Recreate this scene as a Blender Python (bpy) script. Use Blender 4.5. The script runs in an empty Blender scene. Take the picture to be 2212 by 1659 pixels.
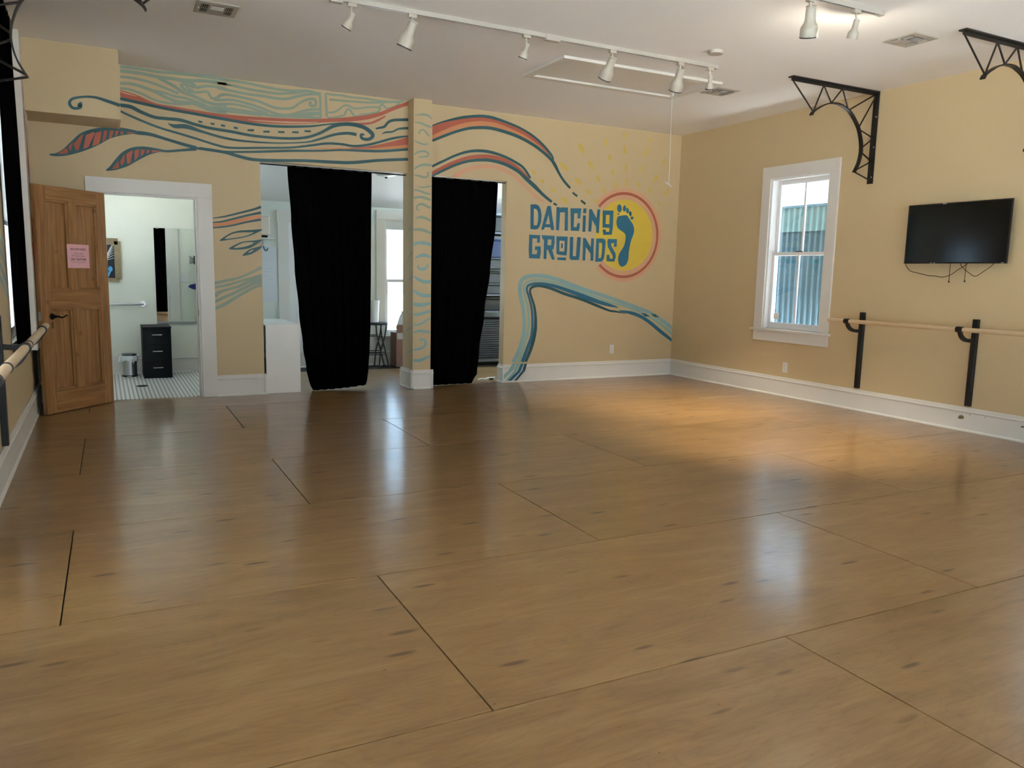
import bpy, bmesh, math, random
from mathutils import Vector, Matrix
from mathutils.geometry import tessellate_polygon

random.seed(7)
scene = bpy.context.scene
COL = scene.collection

# ------------------------------------------------------------------ camera
IMG_W, IMG_H, FPX = 2212.0, 1659.0, 1696.74
YAW, PITCH, ROLL = math.radians(27.4562), math.radians(7.9668), math.radians(1.2722)
CAM = Vector((0.0, 0.0, 1.3619))
_f0 = Vector((math.sin(YAW), math.cos(YAW), 0)); _r0 = Vector((math.cos(YAW), -math.sin(YAW), 0)); _u0 = Vector((0, 0, 1))
FWD = _f0 * math.cos(PITCH) - _u0 * math.sin(PITCH)
_up = _u0 * math.cos(PITCH) + _f0 * math.sin(PITCH)
RGT = _r0 * math.cos(ROLL) + _up * math.sin(ROLL)
UPV = _up * math.cos(ROLL) - _r0 * math.sin(ROLL)
cam_data = bpy.data.cameras.new('camera')
cam_data.sensor_fit = 'HORIZONTAL'; cam_data.sensor_width = 36.0
cam_data.lens = FPX * 36.0 / IMG_W
cam_data.clip_start = 0.05; cam_data.clip_end = 200
cam = bpy.data.objects.new('camera', cam_data); COL.objects.link(cam)
_m = Matrix((RGT, UPV, -FWD)).transposed().to_4x4(); _m.translation = CAM
cam.matrix_world = _m
scene.camera = cam

# ------------------------------------------------------------------ world, exposure
SKY = 6.0
world = bpy.data.worlds.new('overcast_sky'); scene.world = world
world.use_nodes = True
_bg = world.node_tree.nodes['Background']
_bg.inputs[0].default_value = (0.54, 0.76, 1.0, 1); _bg.inputs[1].default_value = SKY
sun = bpy.data.lights.new('sun', 'SUN'); sun.energy = 155.0; sun.angle = math.radians(1.0); sun.color = (1.0, 0.98, 0.95)
sun_o = bpy.data.objects.new('sun', sun); COL.objects.link(sun_o)
sun_o.rotation_euler = (math.radians(35), 0, math.radians(-4))        # high, from behind the camera on the left; the added roofs keep it out of the room
vs = scene.view_settings
vs.view_transform = 'Standard'; vs.look = 'None'; vs.gamma = 1.0; vs.use_curve_mapping = False
vs.exposure = -0.5
cy = scene.cycles
cy.use_denoising = True
cy.max_bounces = 10; cy.diffuse_bounces = 5; cy.glossy_bounces = 5; cy.transmission_bounces = 6; cy.transparent_max_bounces = 10
cy.sample_clamp_indirect = 50.0
cy.caustics_reflective = True; cy.blur_glossy = 1.0; cy.caustics_refractive = False

# ------------------------------------------------------------------ room dimensions (metres)
XL, XR, YB, YF, HC = -0.60, 7.095, 8.80, -3.2, 3.281     # left, right, mural wall, rear wall, ceiling
WT = 0.125                                                # mural wall thickness
HEAD = 2.485                                              # underside of the header over both openings

# ------------------------------------------------------------------ materials
def lin(h):
    h = h.lstrip('#'); o = []
    for i in (0, 2, 4):
        c = int(h[i:i+2], 16) / 255.0
        o.append(c / 12.92 if c <= 0.04045 else ((c + 0.055) / 1.055) ** 2.4)
    return tuple(o)
MATS = {}
def mat(name, rgb, rough=0.5, metal=0.0, var=0.06, nscale=6.0, bump=0.0, bscale=60.0, spec=0.5, coat=0.0, stretch=None, emit=None):
    if name in MATS: return MATS[name]
    m = bpy.data.materials.new(name); m.use_nodes = True; MATS[name] = m
    nt = m.node_tree; n = nt.nodes; L = nt.links
    b = n['Principled BSDF']
    b.inputs['Roughness'].default_value = rough; b.inputs['Metallic'].default_value = metal
    b.inputs['Specular IOR Level'].default_value = spec
    b.inputs['Coat Weight'].default_value = coat; b.inputs['Coat Roughness'].default_value = 0.12
    tc = n.new('ShaderNodeTexCoord'); src = tc.outputs['Object']
    if stretch:
        mp = n.new('ShaderNodeMapping'); mp.inputs['Scale'].default_value = stretch
        L.new(src, mp.inputs[0]); src = mp.outputs[0]
    nz = n.new('ShaderNodeTexNoise'); nz.inputs['Scale'].default_value = nscale; nz.inputs['Detail'].default_value = 4
    L.new(src, nz.inputs['Vector'])
    mx = n.new('ShaderNodeMix'); mx.data_type = 'RGBA'
    mx.inputs[6].default_value = tuple(min(1, c * (1 - var)) for c in rgb) + (1,)
    mx.inputs[7].default_value = tuple(min(1, c * (1 + var)) for c in rgb) + (1,)
    L.new(nz.outputs[0], mx.inputs[0]); L.new(mx.outputs[2], b.inputs['Base Color'])
    if bump:
        n2 = n.new('ShaderNodeTexNoise'); n2.inputs['Scale'].default_value = bscale; n2.inputs['Detail'].default_value = 3
        L.new(src, n2.inputs['Vector'])
        bp = n.new('ShaderNodeBump'); bp.inputs['Strength'].default_value = bump; bp.inputs['Distance'].default_value = 0.004
        L.new(n2.outputs[0], bp.inputs['Height']); L.new(bp.outputs[0], b.inputs['Normal'])
    if emit:
        b.inputs['Emission Color'].default_value = tuple(emit[0]) + (1,); b.inputs['Emission Strength'].default_value = emit[1]
    return m
M_WALL = mat('cream_wall_paint', (0.595, 0.460, 0.268), 0.55, var=0.025, nscale=1.2, bump=0.05, bscale=90)
M_CEIL = mat('white_ceiling_paint', (0.88, 0.87, 0.86), 0.7, var=0.02, nscale=1.0, bump=0.04)
M_TRIM = mat('white_trim_paint', (0.7176, 0.69, 0.644), 0.38, var=0.02)
M_WIN = mat('white_sash_paint', (0.80, 0.79, 0.78), 0.4, var=0.02)
M_BATH = mat('pale_bathroom_paint', (0.76, 0.77, 0.68), 0.55, var=0.02)
M_LOBBY = mat('pale_sage_paint', (0.71, 0.75, 0.70), 0.55, var=0.02)
M_WHITE = mat('white_laminate', (0.80, 0.78, 0.74), 0.35, var=0.015)
M_BLACKCLOTH = mat('black_velvet_cloth', (0.0022, 0.0022, 0.0025), 0.95, var=0.2, spec=0.0)
M_BLACK = mat('black_powder_coat', (0.006, 0.006, 0.0065), 0.45, var=0.15)
M_BLACKWOOD = mat('black_laminate', (0.006, 0.0065, 0.0075), 0.6, var=0.25, nscale=12, stretch=(1, 1, 8), spec=0.2)
M_STEEL = mat('brushed_steel', (0.55, 0.55, 0.56), 0.3, 1.0, var=0.05)
M_IRON = mat('dark_raw_iron', (0.035, 0.032, 0.03), 0.42, 0.7, var=0.4, nscale=14)
M_LAMP = mat('almond_lamp_enamel', (0.46, 0.42, 0.35), 0.35, var=0.02)
M_LAMPRIM = mat('dark_lamp_rim', (0.03, 0.028, 0.025), 0.4)
M_TRACK = mat('white_track_enamel', (0.46, 0.43, 0.38), 0.35, var=0.02)
M_BARWOOD = mat('pale_bar_wood', (0.60, 0.44, 0.27), 0.4, var=0.15, nscale=8, stretch=(6, 1, 6))
M_DARKGAP = mat('dark_subfloor', (0.02, 0.014, 0.009), 0.8)
M_GRILLE = mat('dark_vent_hole', (0.02, 0.018, 0.015), 0.7)
M_BRONZE = mat('oil_rubbed_bronze', (0.02, 0.016, 0.013), 0.35, 0.8)
M_PINK = mat('pink_paper', (0.86, 0.47, 0.50), 0.7, var=0.02)
M_INK = mat('dark_print_ink', (0.16, 0.055, 0.075), 0.7, var=0.02)
M_CARD = mat('brown_cardboard', (0.20, 0.10, 0.07), 0.8, var=0.1)
M_PLASTIC = mat('white_plastic', (0.75, 0.74, 0.71), 0.4, var=0.02)
M_BAG = mat('thin_plastic_bag', (0.75, 0.78, 0.80), 0.35, var=0.04)
M_SCREEN = mat('glossy_black_screen', (0.003, 0.0035, 0.004), 0.12, var=0.1)
M_CORR = mat('weathered_galvanised', (0.05, 0.095, 0.125), 0.55, 0.2, var=0.35, nscale=2.5, stretch=(1, 3, .4))
M_CORRTOP = mat('pale_flashing', (0.11, 0.185, 0.20), 0.5, 0.1, var=0.2, nscale=2.0)
M_GROUND = mat('outside_concrete', (0.52, 0.54, 0.56), 0.9, var=0.2)
M_WHITEBOARD = mat('whiteboard', (0.70, 0.74, 0.78), 0.25, var=0.02)
M_BLUE = mat('dark_blue_plastic', (0.015, 0.02, 0.20), 0.35)
M_OAKSTICK = mat('pine_broomstick', (0.62, 0.40, 0.18), 0.45, var=0.1)
M_GOLDFRAME = mat('antique_gold_frame', (0.26, 0.20, 0.11), 0.5, 0.3, var=0.3, nscale=20)
M_ARTBG = mat('dark_canvas', (0.012, 0.016, 0.025), 0.6)
M_ARTWHITE = mat('white_brush_paint', (0.62, 0.62, 0.62), 0.6)
M_ARTBLUE = mat('sky_blue_brush_paint', (0.08, 0.38, 0.72), 0.6)
M_SHELFBIN = mat('grey_storage_bin', (0.035, 0.038, 0.045), 0.4, var=0.2)
M_SHELFBLUE = mat('slate_blue_fabric', (0.03, 0.04, 0.09), 0.8, var=0.3)
M_MARKER = mat('teal_marker_ink', (0.02, 0.22, 0.32), 0.6)
M_SCREW = mat('bright_screw', (0.8, 0.8, 0.78), 0.3, 0.6)
# mural paints
P_TEAL = mat('dark_teal_mural_paint', (0.022, 0.098, 0.115), 0.5, var=0.12)
P_BLUE = mat('ocean_blue_mural_paint', (0.022, 0.15, 0.25), 0.5, var=0.08)
P_RED = mat('terracotta_mural_paint', (0.473, 0.1161, 0.0645), 0.5, var=0.08)
P_ORANGE = mat('light_orange_mural_paint', (0.6536, 0.2752, 0.1204), 0.5, var=0.06)
P_PEACH = mat('peach_mural_paint', (0.688, 0.3698, 0.2236), 0.5, var=0.05)
P_SAND = mat('pale_sand_mural_paint', (0.688, 0.43, 0.2752), 0.5, var=0.05)
P_YELLOW = mat('sun_yellow_mural_paint', (0.7224, 0.516, 0.0645), 0.5, var=0.10, nscale=2.5)
P_RAY = mat('soft_yellow_ray_paint', (0.6364, 0.4558, 0.1032), 0.5, var=0.06)
P_SAGE = mat('sage_mural_paint', (0.29, 0.365, 0.285), 0.5, var=0.08)
P_AQUA = mat('pale_aqua_mural_paint', (0.258, 0.43, 0.4472), 0.5, var=0.06)
P_FAINT = mat('glare_paled_scroll_paint', (0.44, 0.42, 0.32), 0.5, var=0.05)  # paler than the other scrolls: glare put into the colour
P_MINT = mat('mint_mural_paint', (0.2924, 0.4472, 0.3784), 0.5, var=0.06)

def glass_mat():
    m = bpy.data.materials.new('clear_window_glass'); m.use_nodes = True
    nt = m.node_tree; n = nt.nodes; n.remove(n['Principled BSDF'])
    out = n['Material Output']
    tr = n.new('ShaderNodeBsdfTransparent'); tr.inputs[0].default_value = (0.93, 0.96, 0.96, 1)
    gl = n.new('ShaderNodeBsdfGlossy'); gl.inputs['Roughness'].default_value = 0.02
    fr = n.new('ShaderNodeFresnel'); gm = n.new('ShaderNodeNewGeometry'); ir = n.new('ShaderNodeMix')
    ir.inputs[2].default_value = 1.45; ir.inputs[3].default_value = 1/1.45
    nt.links.new(gm.outputs['Backfacing'], ir.inputs[0]); nt.links.new(ir.outputs[0], fr.inputs[0])      # same Fresnel on both faces of the thin pane
    mx = n.new('ShaderNodeMixShader')
    nt.links.new(fr.outputs[0], mx.inputs[0]); nt.links.new(tr.outputs[0], mx.inputs[1]); nt.links.new(gl.outputs[0], mx.inputs[2])
    nt.links.new(mx.outputs[0], out.inputs[0]); MATS[m.name] = m
    return m
M_GLASS = glass_mat()

def mirror_mat():
    m = mat('silvered_mirror', (0.86, 0.89, 0.87), 0.01, 1.0, var=0.0)
    return m
M_MIRROR = mirror_mat()

def node_math(nt, op, a, b=None, c=None):
    k = nt.nodes.new('ShaderNodeMath'); k.operation = op
    for i, v in enumerate((a, b, c)):
        if v is None: continue
        if isinstance(v, (int, float)): k.inputs[i].default_value = v
        else: nt.links.new(v, k.inputs[i])
    return k.outputs[0]

def plywood_mat():
    m = bpy.data.materials.new('varnished_birch_plywood'); m.use_nodes = True
    nt = m.node_tree; n = nt.nodes; L = nt.links; b = n['Principled BSDF']
    geo = n.new('ShaderNodeNewGeometry'); oi = n.new('ShaderNodeObjectInfo')
    off = n.new('ShaderNodeCombineXYZ')
    L.new(node_math(nt, 'MULTIPLY', oi.outputs['Random'], 37.0), off.inputs[0])
    L.new(node_math(nt, 'MULTIPLY', oi.outputs['Random'], 91.0), off.inputs[1])
    L.new(node_math(nt, 'MULTIPLY', oi.outputs['Random'], 13.0), off.inputs[2])
    ad = n.new('ShaderNodeVectorMath'); ad.operation = 'ADD'
    L.new(geo.outputs['Position'], ad.inputs[0]); L.new(off.outputs[0], ad.inputs[1])
    def coords(sx, sy):
        mp = n.new('ShaderNodeMapping'); mp.inputs['Scale'].default_value = (sx, sy, 1); L.new(ad.outputs[0], mp.inputs[0]); return mp.outputs[0]
    def noise(vec, sc, det=4, dist=0.0, rough=0.5):
        k = n.new('ShaderNodeTexNoise'); k.inputs['Scale'].default_value = sc; k.inputs['Detail'].default_value = det
        k.inputs['Distortion'].default_value = dist; k.inputs['Roughness'].default_value = rough; L.new(vec, k.inputs['Vector']); return k.outputs[0]
    def ramp(v, stops):
        r = n.new('ShaderNodeValToRGB'); L.new(v, r.inputs[0]); e = r.color_ramp.elements
        while len(e) < len(stops): e.new(0.5)
        for k, (p, c) in zip(e, stops): k.position = p; k.color = tuple(c) + (1,)
        return r.outputs[0]
    def mix(f, a, c, mode='MIX'):
        k = n.new('ShaderNodeMix'); k.data_type = 'RGBA'; k.blend_type = mode
        if isinstance(f, (int, float)): k.inputs[0].default_value = f
        else: L.new(f, k.inputs[0])
        for i, v in ((6, a), (7, c)):
            if isinstance(v, tuple): k.inputs[i].default_value = v + (1,)
            else: L.new(v, k.inputs[i])
        return k.outputs[2]
    broad = noise(coords(1.0, 4.2), 1.9, 6, 0.8, 0.6)
    base = ramp(broad, [(0.28, (0.200, 0.107, 0.036)), (0.52, (0.25, 0.139, 0.049)), (0.78, (0.315, 0.190, 0.076))])
    # flat-sawn swirls of rotary cut veneer
    sw = noise(coords(0.55, 1.9), 1.3, 3, 1.6)
    rings = node_math(nt, 'FRACT', node_math(nt, 'MULTIPLY', sw, 16.0))
    line = ramp(rings, [(0.0, (0.80, 0.80, 0.80)), (0.18, (1, 1, 1)), (0.82, (1, 1, 1)), (1.0, (0.84, 0.84, 0.84))])
    base = mix(0.5, base, line, 'MULTIPLY')
    fine = noise(coords(3.0, 42.0), 2.0, 5, 0.1)
    base = mix(0.55, base, ramp(fine, [(0.30, (0.78, 0.76, 0.72)), (0.7, (1.06, 1.06, 1.06))]), 'MULTIPLY')
    # dark streaks and pin knots
    vo = n.new('ShaderNodeTexVoronoi'); vo.inputs['Scale'].default_value = 1.0; L.new(coords(2.3, 9.5), vo.inputs['Vector'])
    vo.inputs['Randomness'].default_value = 1.0
    wob = node_math(nt, 'ADD', vo.outputs['Distance'], node_math(nt, 'MULTIPLY', noise(coords(9, 45), 1.5, 3), 0.07))
    sel = ramp(noise(coords(1.1, 2.4), 1.7, 1), [(0.38, (0, 0, 0)), (0.50, (1, 1, 1))])
    knot = ramp(wob, [(0.11, (1, 1, 1)), (0.20, (0, 0, 0))])
    kf = node_math(nt, 'MULTIPLY', node_math(nt, 'MULTIPLY', knot, sel), 0.85)
    base = mix(kf, base, (0.075, 0.034, 0.012))
    # specks
    vo2 = n.new('ShaderNodeTexVoronoi'); vo2.inputs['Scale'].default_value = 9.0; L.new(coords(1.0, 1.6), vo2.inputs['Vector'])
    sp = ramp(vo2.outputs['Distance'], [(0.035, (1, 1, 1)), (0.06, (0, 0, 0))])
    sel2 = ramp(noise(coords(5, 5), 2.3, 1), [(0.58, (0, 0, 0)), (0.62, (1, 1, 1))])
    base = mix(node_math(nt, 'MULTIPLY', node_math(nt, 'MULTIPLY', sp, sel2), 0.7), base, (0.06, 0.03, 0.015))
    tone = node_math(nt, 'ADD', node_math(nt, 'MULTIPLY', oi.outputs['Random'], 0.16), 0.92)
    tn = n.new('ShaderNodeCombineXYZ')
    for i in range(3): L.new(tone, tn.inputs[i])
    base = mix(1.0, base, tn.outputs[0], 'MULTIPLY')
    L.new(base, b.inputs['Base Color'])
    b.inputs['Roughness'].default_value = 0.42
    b.inputs['Specular IOR Level'].default_value = 0.35
    b.inputs['Coat Weight'].default_value = 0.7; b.inputs['Coat IOR'].default_value = 1.5
    cr = node_math(nt, 'ADD', node_math(nt, 'MULTIPLY', noise(coords(1.5, 3), 2.0, 4), 0.14), 0.09)
    L.new(cr, b.inputs['Coat Roughness'])
    bp = n.new('ShaderNodeBump'); bp.inputs['Strength'].default_value = 0.10; bp.inputs['Distance'].default_value = 0.002
    hh = node_math(nt, 'ADD', noise(coords(5, 14), 3.0, 2), node_math(nt, 'MULTIPLY', noise(coords(0.8, 1.0), 2.2, 2), 1.2))
    L.new(hh, bp.inputs['Height']); L.new(bp.outputs[0], b.inputs['Normal']); L.new(bp.outputs[0], b.inputs['Coat Normal'])
    MATS[m.name] = m; return m
M_PLY = plywood_mat()

def pine_mat(name, axis):
    m = bpy.data.materials.new(name); m.use_nodes = True
    nt = m.node_tree; n = nt.nodes; L = nt.links; b = n['Principled BSDF']
    tc = n.new('ShaderNodeTexCoord'); mp = n.new('ShaderNodeMapping'); L.new(tc.outputs['Object'], mp.inputs[0])
    mp.inputs['Scale'].default_value = (14, 14, 0.9) if axis == 'z' else (0.9, 14, 14)
    nz = n.new('ShaderNodeTexNoise'); nz.inputs['Scale'].default_value = 2.2; nz.inputs['Detail'].default_value = 5; nz.inputs['Distortion'].default_value = 0.5
    L.new(mp.outputs[0], nz.inputs['Vector'])
    r = n.new('ShaderNodeValToRGB'); L.new(nz.outputs[0], r.inputs[0])
    e = r.color_ramp.elements; e[0].position = 0.32; e[0].color = (0.24, 0.105, 0.030, 1); e[1].position = 0.68; e[1].color = (0.42, 0.215, 0.078, 1)
    # a few knots and dents
    vo = n.new('ShaderNodeTexVoronoi'); vo.inputs['Scale'].default_value = 5.5; L.new(tc.outputs['Object'], vo.inputs['Vector'])
    kr = n.new('ShaderNodeValToRGB'); L.new(vo.outputs['Distance'], kr.inputs[0])
    kr.color_ramp.elements[0].position = 0.07; kr.color_ramp.elements[0].color = (0.5, 0.5, 0.5, 1); kr.color_ramp.elements[1].position = 0.16; kr.color_ramp.elements[1].color = (0, 0, 0, 1)
    mx = n.new('ShaderNodeMix'); mx.data_type = 'RGBA'; L.new(kr.outputs[0], mx.inputs[0]); L.new(r.outputs[0], mx.inputs[6]); mx.inputs[7].default_value = (0.13, 0.05, 0.015, 1)
    L.new(mx.outputs[2], b.inputs['Base Color']); b.inputs['Roughness'].default_value = 0.42
    MATS[name] = m; return m
M_PINE = pine_mat('waxed_pine_upright', 'z'); M_PINEH = pine_mat('waxed_pine_rail', 'x')

def tile_mat():
    m = bpy.data.materials.new('striped_mosaic_tile'); m.use_nodes = True
    nt = m.node_tree; n = nt.nodes; L = nt.links; b = n['Principled BSDF']
    geo = n.new('ShaderNodeNewGeometry'); sp = n.new('ShaderNodeSeparateXYZ'); L.new(geo.outputs['Position'], sp.inputs[0])
    fx = node_math(nt, 'FRACT', node_math(nt, 'MULTIPLY', sp.outputs[0], 1 / 0.0405))
    stripe = node_math(nt, 'GREATER_THAN', fx, 0.60)
    fy = node_math(nt, 'FRACT', node_math(nt, 'MULTIPLY', sp.outputs[1], 1 / 0.0405))
    grout = node_math(nt, 'LESS_THAN', fy, 0.10)
    f = node_math(nt, 'MAXIMUM', node_math(nt, 'MULTIPLY', stripe, 0.85), node_math(nt, 'MULTIPLY', grout, 0.35))
    mx = n.new('ShaderNodeMix'); mx.data_type = 'RGBA'; L.new(f, mx.inputs[0])
    mx.inputs[6].default_value = (0.78, 0.78, 0.76, 1); mx.inputs[7].default_value = (0.24, 0.25, 0.26, 1)
    L.new(mx.outputs[2], b.inputs['Base Color']); b.inputs['Roughness'].default_value = 0.3
    MATS[m.name] = m; return m
M_TILE = tile_mat()

# ------------------------------------------------------------------ mesh helpers
class MB:
    def __init__(s): s.v = []; s.f = []
    def box(s, a, b, M=None):
        x0, y0, z0 = [min(p, q) for p, q in zip(a, b)]; x1, y1, z1 = [max(p, q) for p, q in zip(a, b)]
        i = len(s.v)
        P = [(x0,y0,z0),(x1,y0,z0),(x1,y1,z0),(x0,y1,z0),(x0,y0,z1),(x1,y0,z1),(x1,y1,z1),(x0,y1,z1)]
        s.v += [tuple(M @ Vector(p)) for p in P] if M else P
        s.f += [tuple(i + k for k in q) for q in ((0,3,2,1),(4,5,6,7),(0,1,5,4),(1,2,6,5),(2,3,7,6),(3,0,4,7))]
        return s
    def ring_loft(s, rings, closed=False, cap=True):
        n = len(rings[0]); i = len(s.v)
        for r in rings: s.v += [tuple(p) for p in r]
        R = len(rings)
        for a in range(R if closed else R - 1):
            b = (a + 1) % R
            for k in range(n):
                s.f.append((i + a*n + k, i + a*n + (k+1) % n, i + b*n + (k+1) % n, i + b*n + k))
        if cap and not closed:
            s.f.append(tuple(i + k for k in range(n))[::-1]); s.f.append(tuple(i + (R-1)*n + k for k in range(n)))
        return s
    def cyl(s, p0, p1, r0, r1=None, seg=16, cap=True):
        r1 = r0 if r1 is None else r1
        p0, p1 = Vector(p0), Vector(p1); d = (p1 - p0).normalized()
        u = d.orthogonal().normalized(); w = d.cross(u)
        rings = []
        for p, r in ((p0, r0), (p1, r1)):
            rings.append([p + u * (r * math.cos(2*math.pi*k/seg)) + w * (r * math.sin(2*math.pi*k/seg)) for k in range(seg)])
        return s.ring_loft(rings, cap=cap)
    def tube(s, pts, r, seg=8, sub=4, flat=None, flat_axis=None):
        pts = smooth_path([Vector(p) for p in pts], sub) if sub > 1 else [Vector(p) for p in pts]
        rings = []; prev = None
        for k, p in enumerate(pts):
            d = (pts[min(k+1, len(pts)-1)] - pts[max(k-1, 0)]).normalized()
            if flat_axis is not None:
                u = Vector(flat_axis); w = d.cross(u).normalized()
                a, t = flat
                rings.append([p + u*a + w*t, p - u*a + w*t, p - u*a - w*t, p + u*a - w*t]); continue
            u = d.orthogonal().normalized() if prev is None else (prev - d * prev.dot(d)).normalized()
            prev = u; w = d.cross(u)
            rr = r(k / (len(pts)-1)) if callable(r) else r
            rings.append([p + u * (rr*math.cos(2*math.pi*q/seg)) + w * (rr*math.sin(2*math.pi*q/seg)) for q in range(seg)])
        return s.ring_loft(rings)
    def lathe(s, prof, seg=24, M=None, cap=True):
        rings = []
        for r, z in prof:
            q = [Vector((r*math.cos(2*math.pi*k/seg), r*math.sin(2*math.pi*k/seg), z)) for k in range(seg)]
            rings.append([M @ p for p in q] if M else q)
        return s.ring_loft(rings, cap=cap)
    def prism(s, poly, vec):
        i = len(s.v); n = len(poly); v = Vector(vec)
        s.v += [tuple(p) for p in poly] + [tuple(Vector(p) + v) for p in poly]
        s.f.append(tuple(range(i, i+n))[::-1]); s.f.append(tuple(range(i+n, i+2*n)))
        for k in range(n): s.f.append((i+k, i+(k+1) % n, i+n+(k+1) % n, i+n+k))
        return s
    def mesh(s, name, smooth=False, fix=True):
        me = bpy.data.meshes.new(name); me.from_pydata(s.v, [], s.f)
        if fix:
            bm = bmesh.new(); bm.from_mesh(me); bmesh.ops.recalc_face_normals(bm, faces=bm.faces); bm.to_mesh(me); bm.free()
        me.update()
        if smooth:
            for p in me.polygons: p.use_smooth = True
        return me

def smooth_path(pts, sub=6):
    out = []; n = len(pts)
    for i in range(n - 1):
        p0 = pts[max(i-1, 0)]; p1 = pts[i]; p2 = pts[i+1]; p3 = pts[min(i+2, n-1)]
        for k in range(sub):
            t = k / sub
            out.append(0.5 * ((2*p1) + (p2 - p0)*t + (2*p0 - 5*p1 + 4*p2 - p3)*t*t + (3*p1 - p0 - 3*p2 + p3)*t*t*t))
    out.append(pts[-1]); return out

def tag(o, label=None, cat=None, group=None, kind=None):
    if label: o['label'] = label
    if cat: o['category'] = cat
    if group: o['group'] = group
    if kind: o['kind'] = kind
    return o
def put(name, me, material, parent=None, bevel=0.0, seg=2, smooth_angle=None):
    o = bpy.data.objects.new(name, me); COL.objects.link(o)
    if material is not None: me.materials.append(material)
    if parent is not None:
        o.parent = parent
        if parent.get('_world'): o.matrix_parent_inverse = Matrix.Translation(parent.location).inverted()
    if bevel:
        b = o.modifiers.new('bevel', 'BEVEL'); b.width = bevel; b.segments = seg; b.limit_method = 'ANGLE'; b.angle_limit = math.radians(40)
    return o
def obj(name, mb, material, parent=None, bevel=0.0, smooth=False, seg=2):
    me = mb.mesh(name, smooth=False)
    o = put(name, me, material, parent, bevel, seg)
    if smooth:
        for p in me.polygons: p.use_smooth = True
        try: me.set_sharp_from_angle(angle=math.radians(40))
        except Exception: pass
    return o
def thing(name, label, cat, loc=(0, 0, 0), group=None, kind=None, world=True):
    o = bpy.data.objects.new(name, None); COL.objects.link(o); o.location = loc; o.empty_display_size = 0.1
    if world: o['_world'] = 1
    return tag(o, label, cat, group, kind)
def copy_tree(o, parent=None):
    c = o.copy(); COL.objects.link(c)
    if parent is not None:
        inv = o.matrix_parent_inverse.copy(); c.parent = parent; c.matrix_parent_inverse = inv
    for ch in list(o.children): copy_tree(ch, c)
    return c
def text_mesh(name, body, size, M, material, parent, align='CENTER', bold=0.0, width=None):
    cu = bpy.data.curves.new(name, 'FONT'); cu.body = body; cu.size = size; cu.align_x = align; cu.align_y = 'CENTER'; cu.offset = bold
    t = bpy.data.objects.new(name + '_src', cu); COL.objects.link(t)
    bpy.context.view_layer.update()
    me = bpy.data.meshes.new_from_object(t.evaluated_get(bpy.context.evaluated_depsgraph_get()))
    bpy.data.objects.remove(t, do_unlink=True); bpy.data.curves.remove(cu)
    if width:
        xs = [v.co.x for v in me.vertices]; w = max(xs) - min(xs)
        for v in me.vertices: v.co.x *= width / w
    me.transform(M); me.name = name; me.materials.clear()
    return put(name, me, material, parent)

# a photograph pixel carried onto a plane of the place: used for what is painted flat on walls
def ray(u, v): return FWD + RGT * ((u - IMG_W/2) / FPX) - UPV * ((v - IMG_H/2) / FPX)
def on(u, v, ax, val):
    d = ray(u, v); return CAM + d * ((val - CAM[ax]) / d[ax])

# ================================================================== STRUCTURE
def cells(mb, axis, t0, t1, a0, a1, z0, z1, holes):
    """A wall slab between t0..t1 (thickness) with rectangular holes (a0,a1,z0,z1) cut through it."""
    A = sorted({a0, a1} | {h[0] for h in holes} | {h[1] for h in holes}); Z = sorted({z0, z1} | {h[2] for h in holes} | {h[3] for h in holes})
    A = [a for a in A if a0 <= a <= a1]; Z = [z for z in Z if z0 <= z <= z1]
    for i in range(len(A) - 1):
        run = None
        for j in range(len(Z) - 1):
            ca, cz = (A[i] + A[i+1]) / 2, (Z[j] + Z[j+1]) / 2
            solid = not any(h[0] < ca < h[1] and h[2] < cz < h[3] for h in holes)
            if solid and run is None: run = Z[j]
            if run is not None and (not solid or j == len(Z) - 2):
                top = Z[j+1] if solid else Z[j]
                p, q = ((A[i], t0, run), (A[i+1], t1, top)) if axis == 'y' else ((t0, A[i], run), (t1, A[i+1], top))
                mb.box(p, q); run = None
    return mb
DOOR = (0.03, 0.89, 0.0, 2.067)
WIN_R = [(6.229, 7.089), (2.72, 3.72), (-1.0, 0.0)]
WIN_L = [(6.62, 7.58), (2.9, 3.9), (.9, 1.9), (-1.6, -.6)]
WIN_REAR = [(-.3, 1.0), (1.2, 2.5), (2.7, 4.0), (4.2, 5.5), (5.7, 6.9)]
WZ0, WZ1 = 0.785, 2.545
S = dict(kind='structure')
wall_back = tag(obj('wall_back', cells(MB(), 'y', YB, YB + WT, XL, XR, 0, HC, [DOOR, (1.522, 4.438, 0, HEAD)]), M_WALL), **S)
wall_left = tag(obj('wall_left', cells(MB(), 'x', XL - .16, XL, YF, 8.86, -.02, HC, [(a, b, WZ0 if a > 5 else .06, WZ1 if a > 5 else 2.9) for a, b in WIN_L]), M_WALL), **S)
wall_right = tag(obj('wall_right', cells(MB(), 'x', XR, XR + .16, YF, 8.86, -.02, HC, [(a, b, WZ0, WZ1) for a, b in WIN_R]), M_WALL), **S)
wall_rear = tag(obj('wall_rear', cells(MB(), 'y', YF - .16, YF, XL - .16, XR + .16, -.02, HC, [(a, b, .04, 2.75) for a, b in WIN_REAR]), M_WALL), **S)
ceiling = tag(obj('ceiling', MB().box((XL - .16, YF - .16, HC), (XR + .16, YB + WT, HC + .12)), M_CEIL), **S)
soffit = tag(obj('wall_soffit', MB().box((XL, 8.228, 2.675), (0.208, YB, HC)), M_WALL), **S)
CX0, CX1, CY0, CY1 = 3.166, 3.388, 8.62, 8.965
pillar = tag(obj('wall_pillar', MB().box((CX0, CY0, 0), (CX1, CY1, HC)), M_WALL), **S)
trim_1 = tag(obj('trim_1', MB().box((XL, 8.0, 0.61), (XL + .062, 8.45, HC)), M_TRIM), **S)      # painted board fixed to the left wall
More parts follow.
